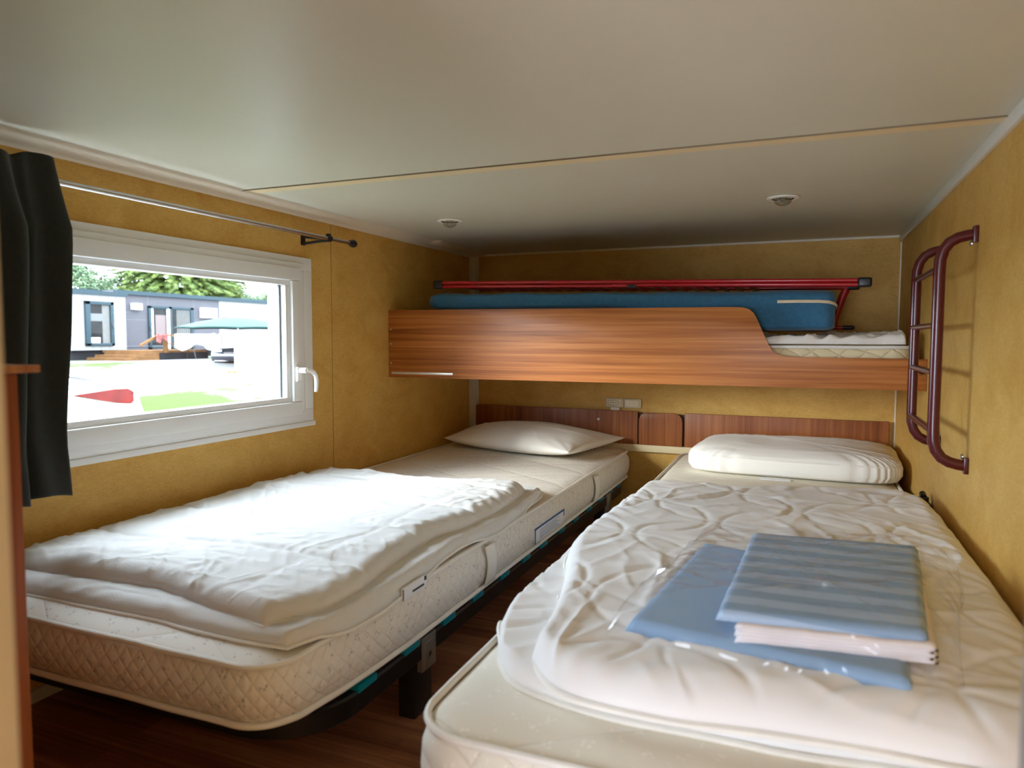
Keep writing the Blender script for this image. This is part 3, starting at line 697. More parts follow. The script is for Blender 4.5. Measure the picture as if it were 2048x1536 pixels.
# plump boxed pillow on the right
def boxed_pillow(label, x0, x1, y0, y1, zb, T, mat, seed, rot=0.0):
    cx, cy = (x0 + x1) / 2, (y0 + y1) / 2
    root = thing('pillow', label, 'pillow', (cx, cy, zb), 'pillows at the head of the beds')
    a, b = (x1 - x0) / 2, (y1 - y0) / 2
    mb = MB(); n = 160; rings = []
    # side profile: underside, gusset, seam, domed top
    prof = [(0.0, 0.0), (0.55, 0.0), (0.88, 0.002), (0.97, 0.010), (1.0, 0.028), (1.0, 0.052), (0.988, 0.064), (0.955, 0.074), (0.88, 0.085), (0.75, 0.094), (0.55, 0.101), (0.3, 0.104), (0.0, 0.105)]
    P2 = []
    for q in range(len(prof) - 1):
        for s in range(3):
            t = s / 3; P2.append((prof[q][0] * (1 - t) + prof[q + 1][0] * t, prof[q][1] * (1 - t) + prof[q + 1][1] * t))
    P2.append(prof[-1])
    for kf, hz in P2:
        rg = []
        for k in range(n):
            th = 2 * PI * k / n; e = 0.27
            cxn = math.copysign(abs(math.cos(th)) ** e, math.cos(th)); syn = math.copysign(abs(math.sin(th)) ** e, math.sin(th))
            kk = max(kf, 0.001)
            x = cxn * a * kk; y = syn * b * kk
            gath = 0.0035 * math.sin(th * 46 + 3 * nz(th, seed)) * (1 if kf > 0.8 else kf * 0.6) * (0.3 if hz < 0.01 else 1)
            sc = T / 0.105
            z = hz * sc
            if hz > 0.05: z += 0.007 * nz(x * 4 + seed, y * 4) + gath * 0.6 + 0.004 * max(0, ridge(x * 5 + seed, y * 13, 3)) ** 3
            if kf > 0.85:
                x += gath * cxn; y += gath * syn
            xr = x * math.cos(rot) - y * math.sin(rot); yr = x * math.sin(rot) + y * math.cos(rot)
            rg.append(mb.bm.verts.new((cx + xr, cy + yr, zb + z)))
        rings.append(rg)
    for A, B in zip(rings, rings[1:]):
        for k in range(n): mb.bm.faces.new((A[k], A[(k + 1) % n], B[(k + 1) % n], B[k]))
    mb.bm.faces.new(rings[0][::-1]); mb.bm.faces.new(rings[-1])
    mb.build('pillow_cover', mat, root, angle=180)
    for hz, kk in ((0.062, 0.992),):
        pts = []
        for k in range(200):
            th = 2 * PI * k / 200; e = 0.27
            x = math.copysign(abs(math.cos(th)) ** e, math.cos(th)) * a * kk; y = math.copysign(abs(math.sin(th)) ** e, math.sin(th)) * b * kk
            xr = x * math.cos(rot) - y * math.sin(rot); yr = x * math.sin(rot) + y * math.cos(rot)
            pts.append((cx + xr, cy + yr, zb + hz * T / 0.105 + 0.001))
        MB().tube(pts, 0.0028, 6, closed=True).build('seam_piping', PIPING, root)
    MB().box(cx - 0.12, cx + 0.0, y0 - 0.035, y0 + 0.01, zb - 0.0005, zb + 0.002).build('care_label', LABELW, root)
    return root
boxed_pillow('plump white boxed pillow with piped seam below the ladder', 1.405, 2.276, -0.71, -0.10, 0.376, 0.130, PILLOW2, 5.0, -0.03)

# ------------------------------------------------------------------ bed linen set in its clear bag
ln = thing('bed_linen_set', 'folded blue striped bed linen inside a clear bag on the duvet', 'bed linen', (1.86, -2.45, 0.462))
def slab_pad(poly, z0, T, name, mat, parent, seed, nu=50, nv=50, edge=0.02, wr=0.003):
    S, E, Nn, Wc = poly
    c = [[S[0], S[1]], [Wc[0], Wc[1]], [S[0], Wc[0]], [S[1], Wc[1]]]
    return None
def quad_pad(sw, se, ne, nw, z0, T, name, mat, parent, seed, edge=0.018, wr=0.003, n=44, bow=0.0):
    def mid(a, b, k=0.0): return ((a[0] + b[0]) / 2 + k * (b[1] - a[1]), (a[1] + b[1]) / 2 - k * (b[0] - a[0]))
    cur = [[sw, mid(sw, se, bow), se], [nw, mid(nw, ne, -bow), ne], [sw, mid(sw, nw, -bow), nw], [se, mid(se, ne, bow), ne]]
    return pad(cur, lambda x, y: z0, T, name, mat, parent, n, n, edge, wr, 0.0012, seed, edge_wave=0.002, pw=0.4)[0]
zt = 0.4615
quad_pad((1.605, -2.725), (2.045, -2.79), (2.07, -2.26), (1.665, -2.165), zt, 0.020, 'lower_cover', BLUEL, ln, 4.0)
for k in range(5):
    o_ = 0.007 * (k % 2)
    quad_pad((1.79 + o_, -2.742 + 0.002 * k), (2.085 - o_, -2.705 + 0.0), (2.125, -2.16), (1.80, -2.20), zt + 0.019 + 0.0050 * k, 0.0058, 'lining_layer', PINKW, ln, 5.0 + k, 0.006, 0.0006)
quad_pad((1.757, -2.722), (2.075, -2.690), (2.128, -2.145), (1.778, -2.185), zt + 0.044, 0.015, 'upper_cover', STRIPE, ln, 14.0, 0.014, 0.003)
bag = pad([[(1.575, -2.755), (1.75, -2.79), (1.95, -2.80), (2.11, -2.755)], [(1.645, -2.135), (1.80, -2.11), (2.0, -2.085), (2.215, -2.07)], [(1.575, -2.755), (1.60, -2.55), (1.64, -2.30), (1.645, -2.135)], [(2.11, -2.755), (2.15, -2.5), (2.19, -2.3), (2.215, -2.07)]],
    lambda x, y: zt - 0.003, 0.078, 'plastic_bag', FILM, None, 150, 150, 0.10, 0.004, 0.013, 41.0, edge_wave=0.010, freq=(2.2, 4.5))[0]
recenter(bag); tag(bag, 'clear crinkled plastic bag around the blue bed linen', 'bag')

# ------------------------------------------------------------------ headboard, sockets
hb = thing('headboard', 'three brown wood panels on a cream rail along the back wall', 'headboard', (1.16, -0.02, 0.39))
MB().box(0.053, 1.037, -0.042, -0.024, 0.390, 0.573, 0.0015).build('panel', WOOD_V, hb)
poly = [(1.046, 0.390), (1.282, 0.390)] + [(1.282 - 0.045 + 0.045 * math.cos(a), 0.568 - 0.045 + 0.045 * math.sin(a)) for a in [PI / 2 * k / 8 for k in range(9)]] + [(1.046 + 0.045 - 0.045 * math.sin(a), 0.568 - 0.045 + 0.045 * math.cos(a)) for a in [PI / 2 * k / 8 for k in range(9)]]
MB().prism(poly, -0.048, -0.026, 'y', 0.0012).build('panel', WOOD_V, hb)
MB().box(1.293, 2.270, -0.042, -0.024, 0.390, 0.572, 0.0015).build('panel', WOOD_V, hb)
MB().box(0.053, 2.280, -0.040, -0.001, 0.350, 0.389, 0.003).build('support_rail', plain('rail_cream', (0.78, 0.66, 0.40), 0.45, var=0.02), hb)
MB().box(0.06, 2.26, -0.024, -0.001, 0.389, 0.560).build('backing_board', plain('backing_dark', (0.06, 0.05, 0.03), 0.8), hb)
MB().lathe([(0.001, -0.003), (0.006, -0.003), (0.008, 0), (0.001, 0)], (0.815, -0.042, 0.520), 14, 'y').build('screw_cap', WHITEP, hb)
sk = thing('power_socket', 'ivory wall socket above the headboard beside the light switch', 'socket', (0.899, -0.008, 0.588))
MB().box(0.849, 0.949, -0.014, -0.0005, 0.588, 0.640, 0.006, 3).build('cover_plate', IVORY, sk)
MB().box(0.857, 0.941, -0.018, -0.013, 0.593, 0.635, 0.004, 3).build('insert', IVORY, sk)
mb = MB()
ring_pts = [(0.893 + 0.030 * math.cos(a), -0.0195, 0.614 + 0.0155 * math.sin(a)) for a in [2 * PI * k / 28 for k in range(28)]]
mb.tube(ring_pts, 0.0014, 6, closed=True); mb.build('socket_rim', plain('rim_dark_ivory', (0.45, 0.38, 0.24), 0.5), sk)  # rim ring in a darker ivory than the plate
mb = MB()
for dx in (-0.013, 0.0, 0.013): mb.box(0.893 + dx - 0.003, 0.893 + dx + 0.003, -0.0195, -0.0178, 0.6125, 0.6165)
mb.box(0.891, 0.896, -0.0195, -0.0178, 0.601, 0.604); mb.box(0.889, 0.893, -0.0195, -0.0178, 0.624, 0.626)
mb.build('socket_hole', DARKH, sk, smooth=False)
sw = thing('light_switch', 'ivory rocker light switch right of the socket', 'light switch', (1.0, -0.008, 0.588))
MB().box(0.951, 1.050, -0.014, -0.0005, 0.586, 0.639, 0.006, 3).build('cover_plate', IVORY, sw)
MB().box(0.958, 1.040, -0.020, -0.013, 0.592, 0.634, 0.004, 3).build('rocker', IVORY, sw)
o = MB().box(0.878, 0.930, -0.016, -0.0005, 0.562, 0.587, 0.002).build('cable_duct', SOCKW); recenter(o); tag(o, 'short white cable duct below the wall socket', 'cable duct')

# ------------------------------------------------------------------ bunk
bk = thing('bunk_bed', 'wall to wall upper bunk with cherry wood guard board', 'bunk bed', (1.15, -0.5, 0.79))
def arc(cx, cz, r, a0, a1, n=8): return [(cx + r * math.cos(math.radians(a0 + (a1 - a0) * k / n)), cz + r * math.sin(math.radians(a0 + (a1 - a0) * k / n))) for k in range(n + 1)]
poly = [(0.001, 0.783), (2.299, 0.783), (2.299, 0.900)] + [(1.83, 0.9035), (1.80, 0.906), (1.778, 0.914), (1.762, 0.928), (1.748, 0.950), (1.738, 0.975), (1.715, 1.025), (1.702, 1.055), (1.690, 1.077), (1.672, 1.092), (1.648, 1.099), (1.61, 1.101)] + [(0.001, 1.109)]
MB().prism(poly, -0.930, -0.911, 'y', 0.0012).build('guard_board', WOOD, bk, angle=30)
MB().box(0.001, 2.299, -0.911, -0.001, 0.800, 0.826).build('bunk_base', plain('bunk_base_ply', (0.50, 0.33, 0.17), 0.6), bk)
MB().box(0.018, 0.352, -0.9325, -0.930, 0.7985, 0.809, 0.001).build('metal_strip', plain('strip_alu', (0.72, 0.68, 0.62), 0.35, 0.3, var=0.08), bk)
for z in (0.852, 0.945, 1.015): MB().lathe([(0.0005, -0.0012), (0.003, -0.0012), (0.0035, 0), (0.0005, 0)], (0.014, -0.930, z), 10, 'y').build('screw_cap', WHITEP, bk)
MB().lathe([(0.001, -0.010), (0.010, -0.010), (0.013, -0.005), (0.014, 0), (0.001, 0)], (2.284, -0.930, 0.858), 18, 'y').build('stop_knob', BLACKP, bk)
mattress('thin cream quilted mattress lying on the upper bunk', 0.03, 2.262, -0.885, -0.03, 0.830, 0.943, 0.07, TICK3, 0.008)
sheet = pad([[(1.45, -0.885), (1.7, -0.893), (1.95, -0.888), (2.235, -0.885)], [(1.45, -0.10), (1.7, -0.09), (2.0, -0.11), (2.20, -0.12)], [(1.45, -0.885), (1.45, -0.5), (1.45, -0.10)], [(2.235, -0.885), (2.252, -0.7), (2.240, -0.4), (2.20, -0.12)]],
    lambda x, y: 0.954, 0.026, 'crumpled_bed_sheet', SHEETC, None, 200, 140, 0.02, 0.014, 0.013, 55.0, freq=(6, 5), edge_wave=0.014)[0]
recenter(sheet); tag(sheet, 'crumpled off-white sheet on the upper bunk mattress', 'sheet')

# folding guest bed lying on the bunk
gb = thing('folding_bed', 'folded guest bed with blue foam mattress and red tube frame on the bunk', 'folding bed', (1.1, -0.6, 1.0))
def blue_fn(n_u=90, n_s=40):
    mb = MB(); rings = []
    x0, x1 = 0.168, 1.990
    for i in range(n_u + 1):
        u = i / n_u
        x = x0 + (x1 - x0) * u
        ed = min((x - x0) / 0.09, (x1 - x) / 0.035, 1.0); ed = max(ed, 0.0)
        k = (1 - (1 - ed) ** 2) ** 0.5
        xc = x
        zt_ = 1.192 - 0.020 * min(1, u * 1.35) ** 1.0 + 0.002 * math.sin(u * 30)
        zb_ = 1.108 - 0.100 * max(0.0, min(1.0, (u - 0.50) / 0.28)) ** 1.2
        zb_ = max(zb_, 1.008)
        zm = (zt_ + zb_) / 2 if u < 0.1 else zt_ - 0.5 * (zt_ - zb_)
        hh = (zt_ - zb_) / 2 * (0.35 + 0.65 * k if u < 0.5 else 0.90 + 0.10 * k)
        yc, hy = -0.63, 0.235 * (0.8 + 0.2 * k)
        rg = []
        for s in range(n_s):
            a = 2 * PI * s / n_s
            e = 0.32
            cy = math.copysign(abs(math.cos(a)) ** e, math.cos(a)); sz = math.copysign(abs(math.sin(a)) ** e, math.sin(a))
            y = yc + cy * hy; z = zm + sz * hh
            # the foam is folded over: a crease runs along the front
            if cy < -0.6 and u > 0.5:
                fz = (z - zb_) / (zt_ - zb_)
                y += 0.050 * math.exp(-((fz - 0.30) / 0.28) ** 2) * min(1, (u - 0.5) * 3) * (0.6 + 0.4 * math.sin(u * 16)) if fz < 0.6 else 0
            y += 0.004 * nz(x * 9, z * 9, 1.0) ; z += 0.003 * nz(x * 7, y * 7, 4.0)
            rg.append(mb.bm.verts.new((xc, y, z)))
        rings.append(rg)
    for A, B in zip(rings, rings[1:]):
        for k in range(n_s): mb.bm.faces.new((A[k], A[(k + 1) % n_s], B[(k + 1) % n_s], B[k]))
    mb.bm.faces.new(rings[0][::-1]); mb.bm.faces.new(rings[-1])
    return mb
fm = blue_fn().build('foam_mattress', BLUEF, gb, angle=70)
mb = MB(); mb.tube([(1.775, -0.872, 1.122), (1.85, -0.873, 1.1225), (1.93, -0.871, 1.121), (1.965, -0.866, 1.118), (1.985, -0.852, 1.112), (1.995, -0.82, 1.105), (1.996, -0.78, 1.10), (1.996, -0.5, 1.09)], 0.006, 8, ell=(1.0, 0.35))
mb.build('elastic_band', plain('beige_elastic', (0.72, 0.60, 0.42), 0.7), fm)
# frame rails: front pair and rear pair, flat oval tubes
def capped(p0, p1, r, name='frame_tube', ell=(1.0, 1.0), capl=0.042, ends=(True, True), par=gb, mat=REDF):
    p0 = Vector(p0); p1 = Vector(p1); d = (p1 - p0).normalized()
    o = MB().tube([p0, p1], r, 14, ell=ell).build(name, mat, par)
    for e, (q, s) in zip(ends, ((p0, -1), (p1, 1))):
        if not e: continue
        MB().tube([q - d * s * capl * 0.5 * 1.0, q + d * s * capl * 0.40, q + d * s * capl * 0.6, q + d * s * capl * 0.68], [r * 1.12, r * 1.12, r * 0.9, r * 0.4], 14, ell=ell).build('end_cap', BLACKP, o)
    return o
capped((0.262, -0.86, 1.2385), (2.075, -0.86, 1.1995), 0.0085, ends=(False, False), ell=(1, 1.3))
capped((0.262, -0.86, 1.2205), (1.19, -0.862, 1.2010), 0.0075, ends=(False, False), ell=(1, 1.3))
capped((1.10, -0.862, 1.206), (2.075, -0.862, 1.1835), 0.0085, ends=(False, False), ell=(1, 1.3))
mb = MB(); mb.box(0.215, 0.266, -0.876, -0.845, 1.210, 1.2495, 0.009, 3); mb.build('end_cap', BLACKP, gb)
mb = MB(); mb.box(2.062, 2.113, -0.876, -0.845, 1.173, 1.210, 0.009, 3); mb.build('end_cap', BLACKP, gb)
mb = MB(); mb.box(1.165, 1.205, -0.876, -0.852, 1.192, 1.206, 0.003); mb.build('end_cap', BLACKP, gb)
capped((0.28, -0.42, 1.232), (2.07, -0.42, 1.1995), 0.0085, ends=(True, True), ell=(1, 1.3))
for k in range(22):
    x = 0.30 + k * 0.0645; z = 1.226 - (x - 0.262) * 0.0215
    MB().box(x, x + 0.024, -0.855, -0.425, z - 0.0035, z + 0.0015).build('slat', REDF, gb, smooth=False)
mb = MB(); mb.tube([(2.045, -0.42, 1.195), (2.030, -0.42, 1.16), (2.012, -0.42, 1.10), (2.000, -0.42, 1.06), (1.995, -0.42, 1.028)], 0.021, 14, ell=(1.0, 0.8)); mb.build('leg', REDF, gb)
capped((1.93, -0.42, 1.024), (2.055, -0.42, 1.024), 0.0095, ends=(False, True), ell=(1.0, 1.3))

# ------------------------------------------------------------------ ladder on the right wall
ld = thing('ladder', 'dark red tube bunk ladder hooked on the right wall', 'ladder', (2.3, -1.47, 0.63))
def rail(y, z1, z0):
    # mounted on brackets, bowed away from the wall
    p = [(2.292, y, z1 - 0.020), (2.275, y, z1 - 0.022), (2.255, y, z1 - 0.027), (2.236, y, z1 - 0.038), (2.222, y, z1 - 0.058), (2.215, y, z1 - 0.085), (2.214, y, z1 - 0.12)]
    q = [(2.214, y, z0 + 0.12), (2.215, y, z0 + 0.085), (2.222, y, z0 + 0.058), (2.236, y, z0 + 0.038), (2.255, y, z0 + 0.027), (2.275, y, z0 + 0.022), (2.292, y, z0 + 0.020)]
    n = 10
    mid = [(2.214, y, z1 - 0.12 + (z0 - z1 + 0.24) * k / n) for k in range(1, n)]
    return p + mid + q
YF, YB = -1.69, -1.255
for y, z1, z0 in ((YF, 1.272, 0.612), (YB, 1.282, 0.617)):
    rl = MB().tube(rail(y, z1, z0), 0.0150, 16, ell=(1.0, 0.75)).build('rail', REDL, ld)
    for z in (z1 - 0.020, z0 + 0.020):
        MB().box(2.288, 2.2995, y - 0.012, y + 0.012, z - 0.022, z + 0.022, 0.002).build('mounting_plate', REDL, rl)
        s = -1 if z > 1 else 1
        MB().lathe([(0.0005, -0.007), (0.005, -0.006), (0.007, -0.003), (0.007, 0), (0.0005, 0)], (2.288, y + 0.004, z + s * 0.024), 12, 'x').build('screw', CHROME, rl)
for z in (1.165, 1.012, 0.882, 0.722):
    MB().tube([(2.214, YF + 0.005, z), (2.214, YB - 0.005, z)], 0.0095, 12, ell=(0.9, 1.5)).build('rung', REDL, ld)

# ------------------------------------------------------------------ curtain and rod
rd = thing('curtain_rod', 'slim metal curtain rod with black end knob above the window', 'curtain rod', (0.09, -2.2, 1.37))
MB().tube([(0.088, -3.15, 1.3725), (0.088, -1.37, 1.3745)], 0.0088, 18).build('pole', CHROME, rd)
MB().lathe([(0.001, 0.0), (0.0105, 0.0), (0.0115, 0.010), (0.016, 0.020), (0.0175, 0.032), (0.013, 0.044), (0.001, 0.049)], (0.088, -1.372, 1.3745), 20, 'y').build('finial', BLACKP, rd)
mb = MB(); mb.box(0.0, 0.006, -1.575, -1.552, 1.345, 1.385, 0.002); mb.tube([(0.003, -1.563, 1.378), (0.03, -1.55, 1.376), (0.06, -1.52, 1.3745), (0.086, -1.51, 1.374)], 0.0048, 10); mb.tube([(0.003, -1.563, 1.352), (0.02, -1.56, 1.353), (0.055, -1.53, 1.362), (0.084, -1.51, 1.366)], 0.0055, 10)
mb.lathe([(0.0095, -0.010), (0.0135, -0.010), (0.0135, 0.010), (0.0095, 0.010)], (0.088, -1.51, 1.3745), 18, 'y'); mb.box(0.080, 0.096, -1.518, -1.502, 1.384, 1.3935, 0.002)
mb.build('wall_bracket', BLACKP, rd)
def curtain_fn(u, v):
    # u along the rod (right edge -> left), v from top to bottom
    t = v
    y_r = -2.705 + 0.030 * min(1, t / 0.20) ** 1.3 - 0.035 * max(0, min(1, (t - 0.2) / 0.6)) + 0.010 * max(0, (t - 0.85) / 0.15)
    y = y_r - u * (0.46 + 0.05 * t)
    pin = 0.62 + 0.38 * min(1, t / 0.25)
    fold = (math.sin(u * 24 + 1.1 + 0.8 * math.sin(t * 2.6)) * 0.024 + 0.010 * math.sin(u * 51 + 2.4 * t + 1)) * pin
    x = 0.142 + fold + 0.006 * nz(u * 4, t * 3) + 0.010 * t
    y += 0.010 * math.sin(u * 24 + 2.6) * pin
    zt_ = 1.414 - 0.016 * u + 0.007 * math.sin(u * 21)
    z = zt_ + (0.572 - zt_) * t + 0.006 * math.sin(u * 24) * t
    return (x, y, z)
mb = MB(); mb.grid(curtain_fn, 160, 90)
cu = mb.build('curtain', CURT, None, angle=180); sm = cu.modifiers.new('solid', 'SOLIDIFY'); sm.thickness = 0.0035; sm.offset = 1
recenter(cu); tag(cu, 'dark charcoal curtain gathered at the left of the window', 'curtain')

# ------------------------------------------------------------------ ceiling lamps and vent
def downlight(x, y, label):
    root = thing('ceiling_light', label, 'ceiling light', (x, y, H), 'recessed ceiling lamps')
    MB().lathe([(0.036, -0.0005), (0.052, -0.0005), (0.055, -0.003), (0.054, -0.006), (0.045, -0.009), (0.038, -0.008), (0.036, -0.004)], (x, y, H), 40).build('bezel', plain('bezel_white', (0.84, 0.82, 0.76), 0.35, var=0.01), root)
    MB().lathe([(0.001, -0.0008), (0.037, -0.0008), (0.037, -0.0075), (0.030, -0.0030), (0.001, -0.0018)], (x, y, H), 32).build('reflector', plain('reflector_metal', (0.45, 0.44, 0.40), 0.2, 0.9, var=0.1), root)
    MB().lathe([(0.026, -0.006), (0.030, -0.012), (0.028, -0.019), (0.021, -0.026), (0.011, -0.030), (0.001, -0.031)], (x, y, H), 32).build('bulb', BULBG, root)
    mb = MB(); mb.tube([(x - 0.010, y, H - 0.004), (x - 0.009, y, H - 0.018), (x, y + 0.002, H - 0.022), (x + 0.009, y, H - 0.017), (x + 0.010, y, H - 0.004)], 0.0022, 8); mb.build('filament', CHROME, root)
    return root
downlight(0.475, -1.195, 'small recessed ceiling lamp near the window wall')
downlight(1.797, -1.203, 'small recessed ceiling lamp near the ladder wall')
vt = thing('ceiling_vent', 'narrow cream ceiling vent in the left back corner', 'vent', (0.10, -0.46, H))
MB().box(0.052, 0.142, -0.650, -0.275, H - 0.008, H - 0.0005, 0.002).build('vent_cover', TRIMC, vt)
for k in range(3): MB().box(0.066 + k * 0.024, 0.082 + k * 0.024, -0.640, -0.30, H - 0.013, H - 0.0085, 0.002).build('louvre', TRIMC, vt)
MB().box(0.045, 0.150, -0.662, -0.650, H - 0.0065, H - 0.0005, 0.001).build('end_strip', TRIMC, vt)

# ------------------------------------------------------------------ outdoors
def gz(x): return -0.35 if x > -4 else (-0.35 - (x + 4) * 0.08 if x > -13 else 0.37)
mb = MB()
xs = [-0.5, -4, -13, -70]; V = []
for x in xs: V.append([mb.bm.verts.new((x, y, gz(x))) for y in (-25, 60)])
for A, B in zip(V, V[1:]): mb.bm.faces.new((A[0], A[1], B[1], B[0]))
g = mb.build('ground', GROUND, smooth=False); g['kind'] = 'structure'; g['label'] = 'pale gravel road with grass patches outside'; g['category'] = 'ground'
mb = MB(); 
V = [mb.bm.verts.new(q) for q in ((3.0, -40, -0.36), (60, -40, -0.36), (60, 40, -0.36), (3.0, 40, -0.36), )]; mb.bm.faces.new(V)
g2 = mb.build('ground', GROUND, smooth=False); g2['kind'] = 'structure'; g2['label'] = 'ground on the other side of the home'; g2['category'] = 'ground'
mb = MB(); V = [mb.bm.verts.new(q) for q in ((-30, -40, -0.37), (60, -40, -0.37), (60, Y0 - 0.3, -0.37), (-30, Y0 - 0.3, -0.37))]; mb.bm.faces.new(V)

# mobile home across the road
XF = -16.0
mh = thing('mobile_home', 'flat-roofed mobile home in white and grey panels seen through the window', 'mobile home', (XF - 2, 12.5, 0.37))
MB().box(XF - 3, XF + 0.45, 6.0, 10.33, 0.63, 2.20).build('white_module', CLAD, mh, smooth=False)
mb = MB()
for k in range(18): mb.box(XF + 0.45, XF + 0.453, 6.2 + k * 0.24, 6.208 + k * 0.24, 0.64, 2.08)
mb.build('cladding_joint', plain('joint_grey', (0.07, 0.07, 0.07), 0.6), mh, smooth=False)
MB().box(XF - 3, XF, 10.33, 14.20, 0.60, 2.28).build('grey_panel_wall', GREYP, mh, smooth=False)
mb = MB()
for y in (11.43, 13.12): mb.box(XF, XF + 0.004, y, y + 0.02, 0.73, 2.2)
for a, b in ((10.33, 11.40), (13.12, 14.20)): mb.box(XF, XF + 0.004, a, b, 1.475, 1.49)
mb.box(XF, XF + 0.02, 10.33, 14.2, 0.70, 0.73)
mb.build('panel_joint', plain('joint_dark', (0.05, 0.05, 0.052), 0.6), mh, smooth=False)
MB().box(XF - 3, XF, 14.20, 22.0, 0.60, 2.25).build('white_wall', CLAD, mh, smooth=False)
mb = MB(); mb.box(XF - 3, XF + 0.52, 6.0, 10.36, 2.10, 2.20); mb.box(XF - 3, XF + 0.08, 10.36, 22.0, 2.185, 2.30); mb.box(XF - 2.5, XF - 0.5, 8.0, 10.4, 2.2, 2.30)
mb.build('roof_fascia', FASC, mh, smooth=False)
mb = MB(); mb.box(XF - 2.9, XF + 0.35, 6.0, 10.3, 0.38, 0.63); mb.box(XF - 2.9, XF - 0.1, 10.3, 22, 0.38, 0.61); mb.build('skirt', SKIRT, mh, smooth=False)
# window of the white module
xw = XF + 0.45
y0_, y1_, z0_, z1_ = 9.10, 9.93, 0.745, 1.925
wf_ = MB()
for q in ((y0_, y0_ + 0.14, z0_, z1_), (y1_ - 0.10, y1_, z0_, z1_), (y0_, y1_, z1_ - 0.09, z1_), (y0_, y1_, z0_, z0_ + 0.07)): wf_.box(xw - 0.02, xw + 0.06, q[0], q[1], q[2], q[3], 0.008)
wfo = wf_.build('window', FASC, mh)
MB().box(xw + 0.0, xw + 0.012, y0_ + 0.12, y1_ - 0.08, z0_ + 0.05, z1_ - 0.07).build('pane', DGLASS, wfo, smooth=False)
MB().box(xw + 0.012, xw + 0.018, y0_ + 0.5, y1_ - 0.115, z0_ + 0.06, z1_ - 0.09).build('drape', DRAPE, wfo, smooth=False)
MB().box(xw + 0.012, xw + 0.02, y0_ + 0.15, y0_ + 0.50, 1.40, 1.60).build('blind', plain('blind_grey', (0.05, 0.052, 0.05), 0.6), wfo, smooth=False)
MB().box(xw + 0.012, xw + 0.03, y0_ + 0.16, y0_ + 0.42, z0_ + 0.08, z0_ + 0.22, 0.01).build('bedding', LABELW, wfo)
MB().box(xw + 0.06, xw + 0.085, y1_ - 0.07, y1_ - 0.045, 1.22, 1.33, 0.004).build('handle', BLACKP, wfo)
# sliding door
y0_, y1_, z0_, z1_ = 11.43, 13.10, 0.62, 1.90
db = MB()
for q in ((y0_, y0_ + 0.10, z0_, z1_), (y1_ - 0.13, y1_, z0_, z1_), (y0_, y1_, z1_ - 0.07, z1_), (y0_ + 0.72, y0_ + 0.84, z0_, z1_), (y0_, y1_, z0_, z0_ + 0.06)): db.box(XF - 0.02, XF + 0.05, q[0], q[1], q[2], q[3], 0.006)
dbo = db.build('sliding_door', FASC, mh)
MB().box(XF - 0.01, XF + 0.01, y0_ + 0.09, y1_ - 0.1, z0_ + 0.05, z1_ - 0.06).build('pane', DGLASS, dbo, smooth=False)
MB().box(XF + 0.01, XF + 0.06, y0_ + 0.66, y0_ + 0.735, z0_ + 0.02, z1_ - 0.07).build('white_post', BOXW, dbo, smooth=False)
MB().box(XF + 0.01, XF + 0.02, y0_ + 0.10, y0_ + 0.18, 0.95, z1_ - 0.08).build('white_post', BOXW, dbo, smooth=False)
MB().box(XF + 0.01, XF + 0.02, y0_ + 0.25, y0_ + 0.62, 0.98, 1.64).build('inner_door', plain('brown_inner_door', (0.06, 0.035, 0.03), 0.5), dbo, smooth=False)
mb = MB(); mb.grid(lambda u, v: (XF + 0.02 + 0.012 * math.sin(u * 40), y0_ + 1.02 + 0.5 * u, z0_ + 0.06 + (z1_ - z0_ - 0.14) * v), 60, 2); mb.build('drape', DRAPE, dbo)
MB().box(XF + 0.05, XF + 0.08, y0_ + 0.02, y0_ + 0.06, 1.18, 1.30, 0.004).build('handle', BLACKP, dbo)
mb = MB(); mb.box(XF, XF + 0.10, 10.86, 11.18, 1.765, 1.945, 0.01); mb.build('wall_lamp', BOXW, mh)
mb = MB(); mb.box(XF, XF + 0.10, 13.38, 14.02, 1.60, 1.915, 0.01); ac = mb.build('heater_cover', BOXW, mh)
mb = MB(); mb.box(XF + 0.10, XF + 0.105, 13.72, 13.90, 1.76, 1.86)
for k in range(5): mb.box(XF + 0.10, XF + 0.105, 13.46 + k * 0.065, 13.485 + k * 0.065, 1.655, 1.68)
mb.build('grille', plain('grille_grey', (0.12, 0.13, 0.14), 0.6), ac, smooth=False)
mb = MB(); mb.box(XF, XF + 0.05, 14.35, 15.30, 1.60, 1.64); mb.build('window_head', FASC, mh, smooth=False)

# deck with steps and rail
dk = thing('timber_deck', 'orange timber deck with steps before the grey mobile home', 'deck', (-14.9, 10.6, 0.37))
MB().box(-15.5, -14.05, 9.55, 11.70, 0.565, 0.625).build('deck_boards', DECKW, dk, smooth=False)
MB().box(-15.5, -14.0, 10.02, 11.72, 0.37, 0.56).build('dark_skirting', SKIRT, dk, smooth=False)
for k, (a, b, z) in enumerate(((9.02, 9.55, 0.445), (9.25, 9.75, 0.515), (9.52, 10.02, 0.585))): MB().box(-15.4, -13.98, a, 10.02, z - 0.075, z).build('step', DECKW, dk, smooth=False)
mb = MB(); mb.box(-14.06, -13.98, 10.22, 10.32, 0.56, 1.075); mb.build('rail_post', DECKW, dk, smooth=False)
mb = MB(); mb.box(-14.06, -13.98, 12.15, 12.24, 0.45, 1.05); mb.build('rail_post', DECKW, dk, smooth=False)
mb = MB(); mb.prism([(9.48, 0.73), (9.48, 0.79), (9.98, 1.03), (10.25, 1.045), (10.25, 0.985), (9.98, 0.965)], -14.05, -13.99, 'x'); mb.build('handrail', DECKW, dk, smooth=False)
mb = MB(); mb.box(-14.05, -13.99, 10.28, 12.2, 1.00, 1.055); mb.box(-14.04, -14.0, 10.28, 12.2, 0.78, 0.82); mb.build('handrail', DECKW, dk, smooth=False)
